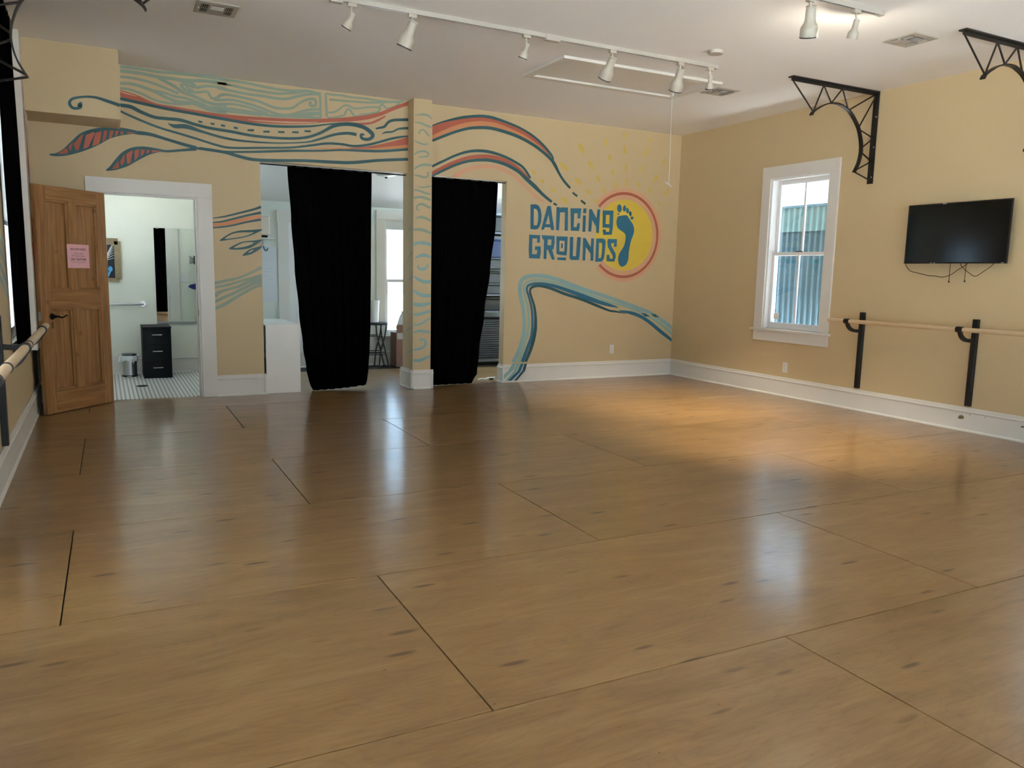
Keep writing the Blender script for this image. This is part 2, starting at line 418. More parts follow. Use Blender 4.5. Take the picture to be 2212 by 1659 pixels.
# rooms beyond the openings
YLOB, YBATH = 11.08, 11.0
wall_lobby = tag(obj('wall_lobby', cells(MB(), 'y', YLOB, YLOB + .14, 1.40, XR + .16, -.02, 2.75, [(3.633, 4.45, 0.43, 2.10), (5.85, 6.95, .35, 2.15)]), M_LOBBY), **S)
wall_lobby_end = tag(obj('wall_lobby_end', cells(MB(), 'x', XR, XR + .16, 8.86, YLOB + .14, -.02, 2.75, [(9.1, 10.9, .35, 2.2)]), M_LOBBY), **S)
wall_partition = tag(obj("wall_partition", MB().box((1.40, YB + WT, 0), (1.50, YLOB, 2.75)), M_LOBBY), **S)
wall_bath = tag(obj('wall_bathroom', MB().box((XL, YBATH, 0), (1.40, YBATH + .22, 2.75)), M_BATH), **S)
wall_bath_left = tag(obj('wall_bathroom_left', cells(MB(), 'x', XL - .16, XL, 8.86, YBATH + .22, -.02, 2.75, [(9.3, 10.3, 1.15, 2.15)]), M_BATH), **S)
wall_bath_right = tag(obj('wall_bathroom_right', MB().box((1.385, YB + WT, 0), (1.40, YBATH, 2.75)), M_BATH), **S)
wall_bath_front = tag(obj('wall_bathroom_front', cells(MB(), 'y', YB + WT, YB + WT + .012, XL, 1.385, 0, 2.75, [DOOR]), M_BATH), **S)
def zl(y): return 2.262 + (YLOB - y) * 0.18
c2 = MB(); y0, y1 = YB + WT, YLOB + .14
c2.v = [(XL - .16, y0, zl(y0)), (XR + .16, y0, zl(y0)), (XR + .16, y1, zl(y1)), (XL - .16, y1, zl(y1))]
c2.v += [(x, y, z + .5) for x, y, z in c2.v]; c2.f = [(0,1,2,3),(4,7,6,5),(0,4,5,1),(1,5,6,2),(2,6,7,3),(3,7,4,0)]
tag(obj('ceiling_lobby', c2, M_CEIL), **S)

# ------------------------------------------------------------------ floor: plywood sheets, each its own piece
floor = tag(obj('floor', MB().box((XL - .16, YF - .16, -.10), (XR + .16, YLOB + .14, -.014)), M_DARKGAP), **S)
GAM = math.radians(-0.4878); YA, SW, SL = 3.2911, 1.2192, 2.4384
def clip_poly(poly, f):
    out = []
    for i in range(len(poly)):
        p, q = poly[i], poly[(i+1) % len(poly)]; a, b = f(p), f(q)
        if a >= 0: out.append(p)
        if (a >= 0) != (b >= 0):
            t = a / (a - b); out.append((p[0] + (q[0]-p[0])*t, p[1] + (q[1]-p[1])*t))
    return out
OFFS = {-1: 1.0143, 0: -.2318, 1: .9803, 2: -.2415, 3: .9628, -2: -.178, 4: -.24, 5: 1.0, -3: 1.05, -4: -.2, -5: 1.0, -6: -.22}
def sheet(x0, x1, y0, y1):
    g = 0.0028; ca, sa = math.cos(GAM), math.sin(GAM)
    poly = [(x0+g, y0+g), (x1-g, y0+g), (x1-g, y1-g), (x0+g, y1-g)]
    poly = [(ca*x - sa*y, sa*x + ca*y) for x, y in poly]
    for f in (lambda p: p[0] - XL - .002, lambda p: XR - .002 - p[0], lambda p: p[1] - YF, lambda p: YLOB - .002 - p[1]):
        poly = clip_poly(poly, f)
        if len(poly) < 3: return
    mb = MB().prism([(x, y, -.0139) for x, y in poly], (0, 0, .0139))
    obj('plywood_sheet', mb, M_PLY, floor, bevel=.0012, seg=1)
for k, ox in OFFS.items():
    y0, y1 = YA + k*SW, YA + (k+1)*SW
    for i in range(-2, 4):
        x0 = ox + i*SL
        if k == 0 and i == -1:                     # one short sheet by the left wall is pieced
            sheet(x0, x0 + SL, y0, 3.607); sheet(x0, x0 + SL, 3.607, y1); continue
        sheet(x0, x0 + SL, y0, y1)
tile = tag(obj('floor_bathroom', MB().box((XL, YB + .055, 0.0005), (1.385, YBATH, 0.007)), M_TILE), **S)

# ------------------------------------------------------------------ baseboards
PROF = [(0,0),(.030,0),(.030,.010),(.023,.020),(.018,.022),(.018,.176),(.024,.180),(.025,.190),(.018,.197),(.015,.202),(.014,.214),(.009,.225),(0,.225)]
def baseboard(mb, p0, p1, nrm, hs=1.0):
    p0 = Vector(p0 + (0,)); p1 = Vector(p1 + (0,)); nn = Vector(nrm + (0,))
    r = [[p + nn * d + Vector((0, 0, z * hs)) for d, z in PROF] for p in (p0, p1)]
    return mb.ring_loft(r)
bb = MB(); baseboard(bb, (1.034, YB), (1.522 + .0, YB), (0, -1)); baseboard(bb, (1.522, YB - .03), (1.522, YB + WT), (1, 0))
baseboard(bb, (XL, YB), (-.115, YB), (0, -1))
tag(obj('baseboard_back_left', bb, M_TRIM), **S)
bb = MB(); baseboard(bb, (4.438, YB), (XR, YB), (0, -1)); baseboard(bb, (4.438, YB - .03), (4.438, YB + WT), (-1, 0))
base_sun = tag(obj('baseboard_back', bb, M_TRIM), **S)
base_right = tag(obj('baseboard_right', baseboard(MB(), (XR, YF), (XR, YB - .0), (-1, 0)), M_TRIM), **S)
tag(obj('baseboard_left', baseboard(MB(), (XL, YF), (XL, YB), (1, 0)), M_TRIM), **S)
bb = MB()
baseboard(bb, (CX0 - .03, CY0), (CX1 + .03, CY0), (0, -1)); baseboard(bb, (CX0, CY0 - .03), (CX0, CY1 + .03), (-1, 0))
baseboard(bb, (CX1, CY0 - .03), (CX1, CY1 + .03), (1, 0)); baseboard(bb, (CX0 - .03, CY1), (CX1 + .03, CY1), (0, 1))
tag(obj('baseboard_pillar', bb, M_TRIM), **S)
tag(obj('baseboard_lobby', baseboard(MB(), (1.50, YLOB), (XR, YLOB), (0, -1)), M_TRIM), **S)
tag(obj('baseboard_bathroom', baseboard(MB(), (XL, YBATH), (1.385, YBATH), (0, -1), 1.02), M_TRIM), **S)
# scuffs and a chip on the right baseboard
M_SCUFF = mat('ochre_chip', (0.22, 0.17, 0.09), 0.7, var=0.2)
for u, v, w, h in ((2076, 901, 6.5, 4.6), (2095, 896, 1.8, .9), (2128, 902, 1.3, 1.0), (2209, 922, 4, 2.2)):
    pts = [on(u + w*math.cos(a)*(1 + .18*math.sin(3*a)), v + h*math.sin(a)*(1 + .12*math.cos(2*a)), 0, XR - .0186) for a in [2*math.pi*k/14 for k in range(14)]]
    m = MB(); m.v = [tuple(p) for p in pts]; m.f = [tuple(range(14))]
    obj('paint_chip', m, M_SCUFF, base_right)

# ------------------------------------------------------------------ door casing and threshold
casing = thing('trim_2', None, None, (0.46, YB, 0)); tag(casing, **S)
for nm, a, b in (('casing_board', (-.115, YB - .02, 0), (DOOR[0], YB, 2.067)), ('casing_board', (DOOR[1], YB - .02, 0), (1.034, YB, 2.067)),
                 ('casing_head', (-.115, YB - .022, 2.067), (1.034, YB, 2.207)),
                 ('casing_board', (-.10, YB + WT + .012, 0), (DOOR[0], YB + WT + .03, 2.067)), ('casing_board', (DOOR[1], YB + WT + .012, 0), (1.03, YB + WT + .03, 2.067)),
                 ('casing_head', (-.10, YB + WT + .012, 2.067), (1.03, YB + WT + .03, 2.2)),
                 ('door_jamb', (DOOR[0], YB - .004, 0), (DOOR[0] + .016, YB + WT + .014, 2.052)), ('door_jamb', (DOOR[1] - .016, YB - .004, 0), (DOOR[1], YB + WT + .014, 2.052)),
                 ('door_jamb', (DOOR[0], YB - .004, 2.052), (DOOR[1], YB + WT + .014, 2.067)),
                 ('door_stop', (DOOR[1] - .03, YB + .055, 0), (DOOR[1] - .016, YB + .09, 2.052))):
    obj(nm, MB().box(a, b), M_TRIM, casing, bevel=.002)
obj('strike_plate', MB().box((DOOR[1] - .0175, YB + .01, .86), (DOOR[1] - .0155, YB + .045, .92)), M_BRONZE, casing)

# ------------------------------------------------------------------ windows
WCOUNT = [0]
def portal(loc, rot, sx, sy):
    l = bpy.data.lights.new('daylight_portal', 'AREA'); l.shape = 'RECTANGLE'; l.size = sx; l.size_y = sy; l.cycles.is_portal = True
    o = bpy.data.objects.new('daylight_portal', l); COL.objects.link(o); o.location = loc; o.rotation_euler = rot
def make_window(axis, plane, s, a0, a1, z0, z1, casing=True, cw=.13, head=.135, muntin=True, zm=None, material=None, portals=True):
    WCOUNT[0] += 1
    def P(d, a, z): return (plane + s*d, a, z) if axis == 'x' else (a, plane + s*d, z)
    w = thing('window_%d' % WCOUNT[0], None, None, P(0, (a0 + a1)/2, z0)); tag(w, **S)
    def B(nm, d0, d1, b0, b1, y0, y1, m=M_WIN, bev=.002, par=w):
        return obj(nm, MB().box(P(d0, b0, y0), P(d1, b1, y1)), m, par, bevel=bev)
    tr = M_TRIM
    if casing:
        B('casing_board', -.02, 0, a0 - cw, a0, z0, z1, tr); B('casing_board', -.02, 0, a1, a1 + cw, z0, z1, tr)
        B('casing_head', -.023, 0, a0 - cw, a1 + cw, z1, z1 + head, tr)
        B('apron', -.018, 0, a0 - cw, a1 + cw, z0 - .15, z0 - .028, tr)
        B('sill', -.055, .04, a0 - cw - .03, a1 + cw + .03, z0 - .028, z0, tr, .006)
    t = .022
    B('jamb', 0, .155, a0, a0 + t, z0, z1); B('jamb', 0, .155, a1 - t, a1, z0, z1); B('jamb', 0, .155, a0 + t, a1 - t, z1 - t, z1); B('outer_sill', .0405, .17, a0 + t, a1 - t, z0 - .02, z0 + .012)
    zm = zm or (z0 + z1)/2 + .02
    b0, b1 = a0 + t, a1 - t
    for nm, d0, d1, y0, y1, rb, rt in (('upper_sash', .095, .128, zm - .03, z1 - t, .038, .05), ('lower_sash', .055, .088, z0 + .012, zm + .012, .062, .036)):
        f = MB(); st = .044
        f.box(P(d0, b0, y0), P(d1, b0 + st, y1)); f.box(P(d0, b1 - st, y0), P(d1, b1, y1))
        f.box(P(d0, b0 + st, y0), P(d1, b1 - st, y0 + rb)); f.box(P(d0, b0 + st, y1 - rt), P(d1, b1 - st, y1))
        sash = obj(nm, f, M_WIN, w, bevel=.0015)
        c = (b0 + b1)/2
        spans = [(b0 + st, b1 - st)]
        if muntin:
            B('muntin', d0 + .004, d1 - .004, c - .011, c + .011, y0 + rb, y1 - rt, par=w)
            spans = [(b0 + st, c - .011), (c + .011, b1 - st)]
        for q0, q1 in spans:
            B('pane', (d0 + d1)/2 - .0015, (d0 + d1)/2 + .0015, q0, q1, y0 + rb, y1 - rt, M_GLASS, 0)
    if portals:
        loc = P(.17, (a0 + a1)/2, (z0 + z1)/2)
        rot = {('x', 1): (0, math.pi/2, 0), ('x', -1): (0, -math.pi/2, 0), ('y', 1): (-math.pi/2, 0, 0), ('y', -1): (math.pi/2, 0, 0)}[(axis, s)]
        if axis == 'x': portal(loc, rot, z1 - z0, a1 - a0)
        else: portal(loc, rot, a1 - a0, z1 - z0)
    return w
win_main = make_window('x', XR, 1, *WIN_R[0], WZ0, WZ1, zm=1.675)
for a in WIN_R[1:]: make_window('x', XR, 1, *a, WZ0, WZ1, zm=1.675)
make_window('x', XL, -1, *WIN_L[0], WZ0, WZ1, casing=False, zm=1.675)
for a in WIN_L[1:]: make_window('x', XL, -1, *a, .06, 2.9, casing=False)  # unseen tall windows, added so more light reaches the ceiling
for a, b in WIN_REAR: make_window('y', YF, -1, a, b, .04, 2.75, cw=.08, casing=False)  # unseen rear glazing, enlarged for the light it lets in
win_lobby = make_window('y', YLOB, 1, 3.633, 4.45, .43, 2.10, muntin=False, zm=1.235, head=.125)
make_window('x', XR, 1, 9.1, 10.9, .35, 2.2, zm=1.3, casing=False); make_window('y', YLOB, 1, 5.85, 6.95, .35, 2.15, casing=False)  # unseen lobby windows, put in to bring it more daylight
make_window('x', XL, -1, 9.3, 10.3, 1.15, 2.15, zm=1.6)
obj('sash_lock', MB().box((XR + .05, 6.63, 1.688), (XR + .09, 6.70, 1.70)), M_BRONZE, win_main, bevel=.003)
obj('pane_sticker', MB().box((XR + .0675, 6.905, .895), (XR + .0695, 6.985, .97)), mat('frosted_sticker', (.75, .72, .66), .5), win_main)
# marker writing on the lower panes
def wtext(body, y, z, size, width):
    M = Matrix.Translation((XR + .0685, y, z)) @ Matrix(((0, 0, -1, 0), (-1, 0, 0, 0), (0, 1, 0, 0), (0, 0, 0, 1)))
    text_mesh('marker_writing', body, size, M, M_MARKER, win_main, width=width)
wtext('Please', 6.80, 1.585, .085, .20); wtext('Keep', 6.42, 1.585, .085, .135)
def squiggle(y0, y1, z, seed):
    r = random.Random(seed); n = 9
    pts = [(XR + .0685, y0 + (y1 - y0)*k/(n-1), z + r.uniform(-.018, .018)) for k in range(n)]
    obj('marker_writing', MB().tube(pts, .0022, 4, 4), M_MARKER, win_main)
squiggle(6.92, 6.70, 1.50, 1); squiggle(6.83, 6.78, 1.43, 2); squiggle(6.45, 6.38, 1.50, 3); squiggle(6.50, 6.30, 1.42, 4)
obj('lobby_valance', MB().box((3.655, YLOB + .02, 1.96), (4.43, YLOB + .03, 2.078)), M_WHITEBOARD, win_lobby)

# ------------------------------------------------------------------ outside
tag(obj('ground_outside', MB().box((-40, -40, -.35), (50, 50, -.11)), M_GROUND), **S)
def corrugated(mb, x, y0, y1, z0, z1, amp, pitch):
    n = int((y1 - y0)/pitch*8); i = len(mb.v)
    for k in range(n + 1):
        y = y0 + (y1 - y0)*k/n; dx = amp*math.cos(2*math.pi*(y - y0)/pitch)
        mb.v += [(x + dx, y, z0), (x + dx, y, z1), (x + dx + .004, y, z1), (x + dx + .004, y, z0)]
    for k in range(n):
        for q in range(4): mb.f.append((i + 4*k + q, i + 4*k + (q+1) % 4, i + 4*k + 4 + (q+1) % 4, i + 4*k + 4 + q))
    return mb
tag(obj('added_shade_roof', MB().box((XL - 1.7, YF - 4.6, 2.86), (XR + .4, YF - .165, 2.98)).box((XL - 2.0, YF - 4.6, 2.93), (XL - .165, 5.6, 2.99)).box((XR + .165, YF - .165, 3.26), (XR + 1.1, YLOB + .3, 3.33)), M_TRIM), **S)  # unseen roofs, added to hold sun and sky light off windows and ground
shed = thing('metal_shed', 'weathered blue grey corrugated metal shed seen outside the window', 'shed', (9.0, 5, -.11))
obj('lower_sheeting', corrugated(MB(), 9.0, -5.0, 8.77, -.11, 2.08, .012, .105), M_CORR, shed, smooth=True)
obj('upper_sheeting', corrugated(MB(), 8.955, -5.05, 8.80, 2.06, 2.41, .010, .105), M_CORRTOP, shed, smooth=True)
obj('roof_sheet', MB().box((8.92, -5.1, 2.40), (12.5, 8.85, 2.43)), M_CORR, shed)
obj('shed_wall', MB().box((9.02, -4.9, -.11), (12.3, 8.7, 2.40)), M_CORR, shed)

# ================================================================== MURAL (flat paint on walls, board, pillar and baseboard)
def cropper(x0, y0, sc): return lambda p: (x0 + p[0]/sc, y0 + p[1]/sc) + tuple(q/sc for q in p[2:])
C1 = cropper(0, 0, 4.148)          # four magnified views the tracing points are read from
CA = cropper(250, 130, 9.2167); CB = cropper(470, 150, 9.2167); CC = cropper(670, 190, 9.2167)
CM = cropper(200, 120, 3.16); CD = cropper(440, 430, 6.3786); CE = cropper(920, 230, 6.9125)
C7 = cropper(1050, 230, 5.0273); C8 = cropper(1050, 400, 3.7705); CL = cropper(1130, 430, 8.1926)
CP = cropper(880, 230, 5.5231); CQ = cropper(880, 520, 5.0308)
_layer = [0]
LAY = {P_FAINT: .0004, P_YELLOW: .0004, P_SAGE: .0005, P_PEACH: .0006, P_RAY: .0006, P_AQUA: .0006, P_MINT: .0007, P_ORANGE: .0008, P_RED: .0010, P_SAND: .0014, P_TEAL: .0018, P_BLUE: .0021}
def surf(kind, m, extra=0.0):
    lay = LAY[m] + 0.00001*(_layer[0] % 12) + extra; _layer[0] += 1
    if kind == 'back': return 1, YB - lay, wall_back
    if kind == 'soffit': return 1, 8.228 - lay, soffit
    if kind == 'pillar': return 1, CY0 - lay, pillar
    if kind == 'pillar_side': return 0, CX0 - lay, pillar
    if kind == 'base': return 1, YB - .0265 - lay, base_sun
    if kind == 'left': return 0, XL + lay, wall_left
    if kind == 'board': return 0, XL + .062 + lay, trim_1
def lift(pts, kind, m):
    ax, val, par = surf(kind, m); return [on(p[0], p[1], ax, val) for p in pts], par
def stroke(crop, pts, m, name='mural_stripe', kind='back', sub=6, round_ends=False):
    """pts: (x, y, full width) in a magnified view; a smooth ribbon of paint on the wall."""
    pts = [crop(p) for p in pts]
    q = smooth_path([Vector(p) for p in pts], sub)
    L, R = [], []
    for k, p in enumerate(q):
        d = q[min(k+1, len(q)-1)] - q[max(k-1, 0)]; d = Vector((d.x, d.y)); d.normalize(); n = Vector((-d.y, d.x)) * max(p.z, .15)/2
        L.append((p.x + n.x, p.y + n.y)); R.append((p.x - n.x, p.y - n.y))
    loop, par = lift(L + R, kind, m); n = len(L)
    mb = MB(); mb.v = [tuple(p) for p in loop]
    mb.f = [(k, k+1, n+k+1, n+k) for k in range(n-1)]
    return flat(name, mb, m, par)
def flat(name, mb, m, par):
    me = mb.mesh(name, fix=False); return put(name, me, m, par)
def area(crop, loops, m, name, kind='back', sub=0, extra=0.0):
    """loops: outer outline then holes, traced in a magnified view; filled flat."""
    L2 = []
    for lp in loops:
        p = [crop(q) for q in lp]
        if sub:
            v = [Vector((a[0], a[1], 0)) for a in p]; n = len(v); e = [v[-1]] + v + [v[0], v[1]]
            s = smooth_path(e, sub); p = [(a.x, a.y) for a in s[sub: sub*(n+1)]]
        L2.append(p)
    ax, val, par = surf(kind, m, extra)
    W = [[on(a[0], a[1], ax, val) for a in lp] for lp in L2]
    flat2 = [[Vector((a.x, a.z, 0)) if ax == 1 else Vector((a.y, a.z, 0)) for a in lp] for lp in W]
    tris = tessellate_polygon(flat2)
    mb = MB(); mb.v = [tuple(a) for lp in W for a in lp]; mb.f = [tuple(t) for t in tris]
    return flat(name, mb, m, par)
def band(crop, top, bot, m, name='mural_band', kind='back', sub=6):
    t = smooth_path([Vector((crop(p)[0], crop(p)[1], 0)) for p in top], sub); b = smooth_path([Vector((crop(p)[0], crop(p)[1], 0)) for p in bot], sub)
    N = 40
    def res(path): return [path[min(int(k*(len(path)-1)/N), len(path)-1)].lerp(path[min(int(k*(len(path)-1)/N)+1, len(path)-1)], (k*(len(path)-1)/N) % 1) for k in range(N+1)]
    t, b = res(t), res(b)
    w, par = lift([(p.x, p.y) for p in t] + [(p.x, p.y) for p in b], kind, m)
    mb = MB(); mb.v = [tuple(p) for p in w]; mb.f = [(k, k+1, N+1+k+1, N+1+k) for k in range(N)]
    return flat(name, mb, m, par)

# --- wood grain lines above the red band
def sage(crop, pts, w=40, **k): stroke(crop, [(x, y, w) for x, y in pts], P_SAGE, 'mural_grain_line', **k)
sage(CA, [(88,128),(300,150),(560,182),(800,225),(1130,252),(1500,290),(1900,345),(2210,395)], 62)
sage(CA, [(88,212),(300,235),(560,275),(800,325),(1050,360),(1400,400),(1800,415),(2210,470)], 66)
sage(CA, [(88,330),(300,350),(560,405),(800,480),(1000,560),(1250,660)], 50)
sage(CA, [(850,350),(1000,430),(1180,530),(1340,640),(1560,720),(1800,830),(2000,880),(2210,890)], 64)
sage(CA, [(1100,350),(1300,410),(1500,450),(1610,540),(1700,530),(1800,515),(2000,530),(2210,585)], 58)
sage(CA, [(1570,545),(1420,490),(1300,490),(1350,560),(1480,625),(1620,640),(1820,630),(1870,700),(1920,760),(2020,745),(2100,700),(2210,680)], 52)
sage(CA, [(1400,520),(1470,570),(1540,600)], 40)
sage(CA, [(88,460),(300,470),(520,530),(740,610),(900,690),(1050,760),(1250,830),(1500,850),(1700,920),(1900,1000),(2210,1040)], 62)
sage(CA, [(700,590),(1000,660),(1180,720),(1400,760),(1700,860),(1900,950),(2210,990)], 48)
sage(CA, [(88,555),(300,590),(520,670),(700,760),(900,830),(1200,870),(1500,870)], 48)
sage(CA, [(1960,790),(2060,790),(2210,785)], 44); sage(CA, [(1850,930),(2000,945),(2210,950)], 44)
sage(CB, [(0,195),(300,225),(600,275),(900,340),(1200,395),(1500,425),(1800,430),(2040,490)], 52)
sage(CB, [(0,270),(300,320),(600,390),(900,440),(1200,480),(1500,470),(1750,435)], 52)
sage(CB, [(0,365),(300,430),(600,490),(900,530),(1200,580),(1400,580),(1650,520),(1850,490),(2040,495)], 56)
sage(CB, [(0,545),(80,500),(220,505),(500,560),(800,630),(1000,710),(1150,765),(1350,780),(1500,760),(1650,660),(1800,595),(1930,590),(1960,660),(1940,720),(1850,715),(1840,670),(1870,650)], 52)
sage(CB, [(0,610),(300,610),(600,680),(850,760),(1050,840),(1250,900),(1450,900),(1700,830),(1850,800),(2040,790)], 52)
sage(CB, [(0,690),(300,690),(600,750),(850,830),(1000,880)], 46)
sage(CB, [(0,765),(300,790),(500,820),(800,870),(1100,920),(1500,940),(1800,950),(2030,970)], 56)
sage(CB, [(0,815),(300,845),(600,880),(900,915)], 42); sage(CB, [(1150,905),(1500,920),(1800,870),(2030,860)], 46); sage(CB, [(1500,950),(1800,910),(2030,890)], 44)
sage(CB, [(2035,450),(2045,700),(2050,985)], 50)
sage(CB, [(2155,480),(2165,700),(2175,940)], 42)
sage(CC, [(315,110),(440,135),(600,145),(820,185),(1050,205),(1300,245),(1600,275),(1850,270)], 42)
sage(CC, [(380,230),(500,240),(650,255),(900,275),(1150,290),(1400,290),(1750,280)], 40)
sage(CC, [(355,490),(480,480),(570,430),(660,360),(760,350),(870,405),(1000,405),(1150,385),(1380,385)], 38)
sage(CC, [(345,600),(480,590),(600,560),(680,540),(720,450),(760,420),(810,460),(860,540),(930,570),(1000,540),(1200,510),(1340,480),(1380,440),(1400,360),(1440,330),(1500,390),(1560,410),(1700,360),(1780,290),(1870,250)], 40)
# --- red band with sand highlights, dark teal line under it
band(CM, [(188,235),(300,268),(420,322),(560,348),(800,388),(1000,410),(1150,420),(1400,432),(1600,430),(1800,415),(1950,390),(2050,350),(2155,312)],
         [(188,280),(300,312),(420,340),(560,372),(800,410),(1000,445),(1150,460),(1400,470),(1600,455),(1800,448),(1950,418),(2060,372),(2155,340)], P_RED)
stroke(CC, [(800,690,14),(1000,715,42),(1200,700,40),(1350,640,46),(1500,560,30)], P_RED)
stroke(CB, [(600,1000,6),(900,1025,22),(1300,1050,34),(1700,1060,34),(2000,1050,8)], P_SAND, 'mural_highlight')
stroke(CC, [(810,670,6),(1000,660,26),(1200,630,26),(1430,572,8)], P_SAND, 'mural_highlight')
stroke(CA, [(95,625,20),(250,672,22),(420,715,6)], P_SAND, 'mural_highlight')
stroke(CM, [(188,293,22),(300,318,21),(500,362,20),(700,398,20),(900,434,20),(1100,468,20),(1280,484,18),(1480,483,14),(1600,470,10),(1700,462,12)], P_TEAL)
# --- long dark teal lines
stroke(C1, [(735,925,30),(710,938,34),(722,958,32),(690,970,26),(650,965,26),(622,925,28),(650,885,24),(740,868,20),(850,872,22),(960,905,28),(1075,945,30)], P_TEAL, 'mural_scroll', kind='soffit')
stroke(CM, [(186,338,24),(260,350,26),(330,385,24),(420,420,22),(500,430,22),(600,440,22),(700,470,20),(800,495,20),(950,520,20),(1100,548,18),(1300,565,18),(1450,560,18),(1550,530,20),(1650,480,24),(1750,468,26),(1850,490,26),(1905,530,28),(1910,555,24),(1880,572,22),(1840,565,20),(1832,540,16),(1855,540,12)], P_TEAL, 'mural_scroll')
stroke(CM, [(190,380,14),(300,430,16),(450,490,15),(600,535,15),(700,565,15),(850,612,15),(950,630,15),(1150,630,15),(1350,628,14),(1500,612,15),(1600,600,16),(1700,605,16),(1790,618,16),(1900,605,16),(2050,565,16),(2153,550,10)], P_TEAL)
stroke(CM, [(515,463,4),(560,482,26),(640,485,30),(750,520,18),(900,562,16),(1050,585,14),(1250,597,10),(1450,592,10),(1550,570,16),(1650,540,18),(1740,530,20),(1802,540,22)], P_TEAL)
stroke(C1, [(1160,1185,10),(1240,1190,34),(1350,1205,30),(1500,1250,26),(1650,1295,28),(1760,1325,30)], P_TEAL)
stroke(CM, [(690,632,12),(760,638,20),(900,660,20),(1000,688,22),(1100,710,22),(1250,716,20),(1450,718,20),(1650,728,22),(1780,730,22),(1950,716,20),(2153,708,20)], P_TEAL)
stroke(C1, [(1380,1345,14),(1500,1355,22),(1640,1345,22),(1760,1335,30)], P_TEAL)
stroke(CM, [(730,632,18),(850,652,18),(950,658,14),(1150,656,16),(1350,650,16),(1550,650,14),(1700,645,14),(1850,650,18),(1980,652,18),(2153,640,18)], P_TEAL)
for a in ((735,452,0),(818,466,0),(890,478,0),(977,494,0),(1080,510,0),(1187,520,0),(1288,523,0),(1384,524,0),(1468,517,0)):
    w = 22 if a[0] > 1000 else 14
    stroke(CM, [(a[0] - w, a[1] - (1 if a[0] > 1000 else 3), 13), (a[0] + w, a[1] + (0 if a[0] > 1000 else 3), 14)], P_TEAL, 'mural_dash', sub=2)
band(CM, [(1760,632),(1900,618),(2050,585),(2153,555)], [(1760,638),(1900,632),(2050,618),(2153,608)], P_RED)
band(CM, [(1480,632),(1700,628),(1900,630),(2153,608)], [(1480,636),(1700,640),(1900,642),(2153,632)], P_ORANGE)
stroke(CC, [(1305,810,30),(1400,790,44),(1480,770,50),(1560,680,54),(1680,640,54),(1955,632,58)], P_TEAL)
stroke(CC, [(1425,920,6),(1500,885,36),(1640,870,36),(1760,815,40),(1955,798,50)], P_TEAL)
# --- two feather leaves
def leaf(top, bot, ribs):
    area(C1, [top + bot[::-1]], P_TEAL, 'mural_leaf', sub=4)
    for poly in ribs: area(C1, [poly], P_RED, 'mural_leaf_cell', extra=.0016)
leaf([(442,1380),(500,1372),(560,1340),(640,1265),(720,1195),(820,1158),(950,1140),(1080,1143),(1200,1165),(1260,1185)],
     [(460,1395),(540,1400),(640,1385),(760,1350),(880,1300),(980,1245),(1080,1215),(1180,1200),(1260,1190)],
     [[(515,1383),(590,1325),(605,1345),(615,1370)], [(612,1315),(655,1270),(640,1335),(628,1355)], [(660,1290),(735,1200),(745,1215),(705,1345),(680,1345)],
      [(770,1210),(840,1180),(850,1195),(790,1320),(745,1335)], [(855,1190),(915,1172),(890,1290),(825,1312)], [(930,1170),(965,1170),(945,1255),(915,1275)],
      [(985,1168),(1020,1168),(1000,1232),(975,1250)], [(1035,1170),(1065,1172),(1050,1212),(1030,1222)], [(1082,1175),(1110,1178),(1100,1205),(1078,1205)], [(1130,1178),(1215,1190),(1150,1198)]])
leaf([(950,1522),(985,1490),(1040,1420),(1100,1360),(1180,1322),(1280,1312),(1380,1325),(1480,1345)],
     [(965,1530),(1040,1522),(1140,1490),(1240,1435),(1330,1390),(1400,1368),(1480,1352)],
     [[(1000,1515),(1060,1440),(1068,1500),(1045,1510)], [(1075,1450),(1118,1375),(1115,1455),(1090,1485)], [(1130,1380),(1185,1345),(1190,1360),(1165,1465),(1138,1470)],
      [(1205,1350),(1248,1335),(1240,1400),(1205,1440)], [(1262,1340),(1300,1340),(1285,1385),(1260,1400)], [(1318,1340),(1345,1345),(1330,1372),(1308,1378)], [(1360,1345),(1455,1352),(1360,1368)]])
# --- wall between bathroom door and opening
stroke(CD, [(122,264,10),(300,238,22),(500,190,26),(680,145,30),(790,108,36)], P_TEAL)
stroke(CD, [(125,322,14),(250,310,22),(400,275,26),(600,225,28),(790,186,32)], P_TEAL)
band(CD, [(125,330),(300,312),(500,265),(790,215)], [(125,382),(300,372),(500,330),(790,262)], P_ORANGE)
stroke(CD, [(125,395,18),(250,385,22),(400,362,24),(600,315,26),(790,282,34)], P_TEAL)
def vesica(outer, inner): area(CD, [outer, inner], P_TEAL, 'mural_leaf_outline', sub=4)
vesica([(218,575),(330,490),(420,450),(520,432),(660,425),(792,415),(792,435),(700,480),(620,512),(500,540),(360,560)], [(292,548),(360,497),(440,468),(540,458),(640,458),(690,456),(640,485),(560,512),(440,532)])
vesica([(345,683),(440,625),(520,592),(600,578),(700,570),(796,556),(796,575),(720,630),(640,672),(560,690),(440,698)], [(415,672),(480,632),(550,602),(620,595),(695,598),(640,632),(570,655),(480,670)])
vesica([(535,780),(580,730),(640,690),(700,672),(796,648),(796,672),(720,725),(640,765)], [(612,742),(650,708),(690,695),(660,725)])
for p in ([(145,1162,44),(300,1125,40),(480,1085,34),(640,1020,36),(800,940,44)], [(145,1218,38),(300,1190,34),(480,1140,32),(640,1090,32),(800,1050,40)],
          [(150,1335,66),(230,1280,52),(320,1250,36),(480,1205,38),(640,1130,46),(800,1100,62)], [(150,1415,44),(280,1355,46),(440,1285,44),(600,1205,44),(700,1160,46),(800,1150,50)],
          [(150,1510,40),(280,1455,50),(420,1370,44),(560,1290,40),(700,1215,36),(800,1190,30)]):
    stroke(CD, p, P_SAGE, 'mural_wave')
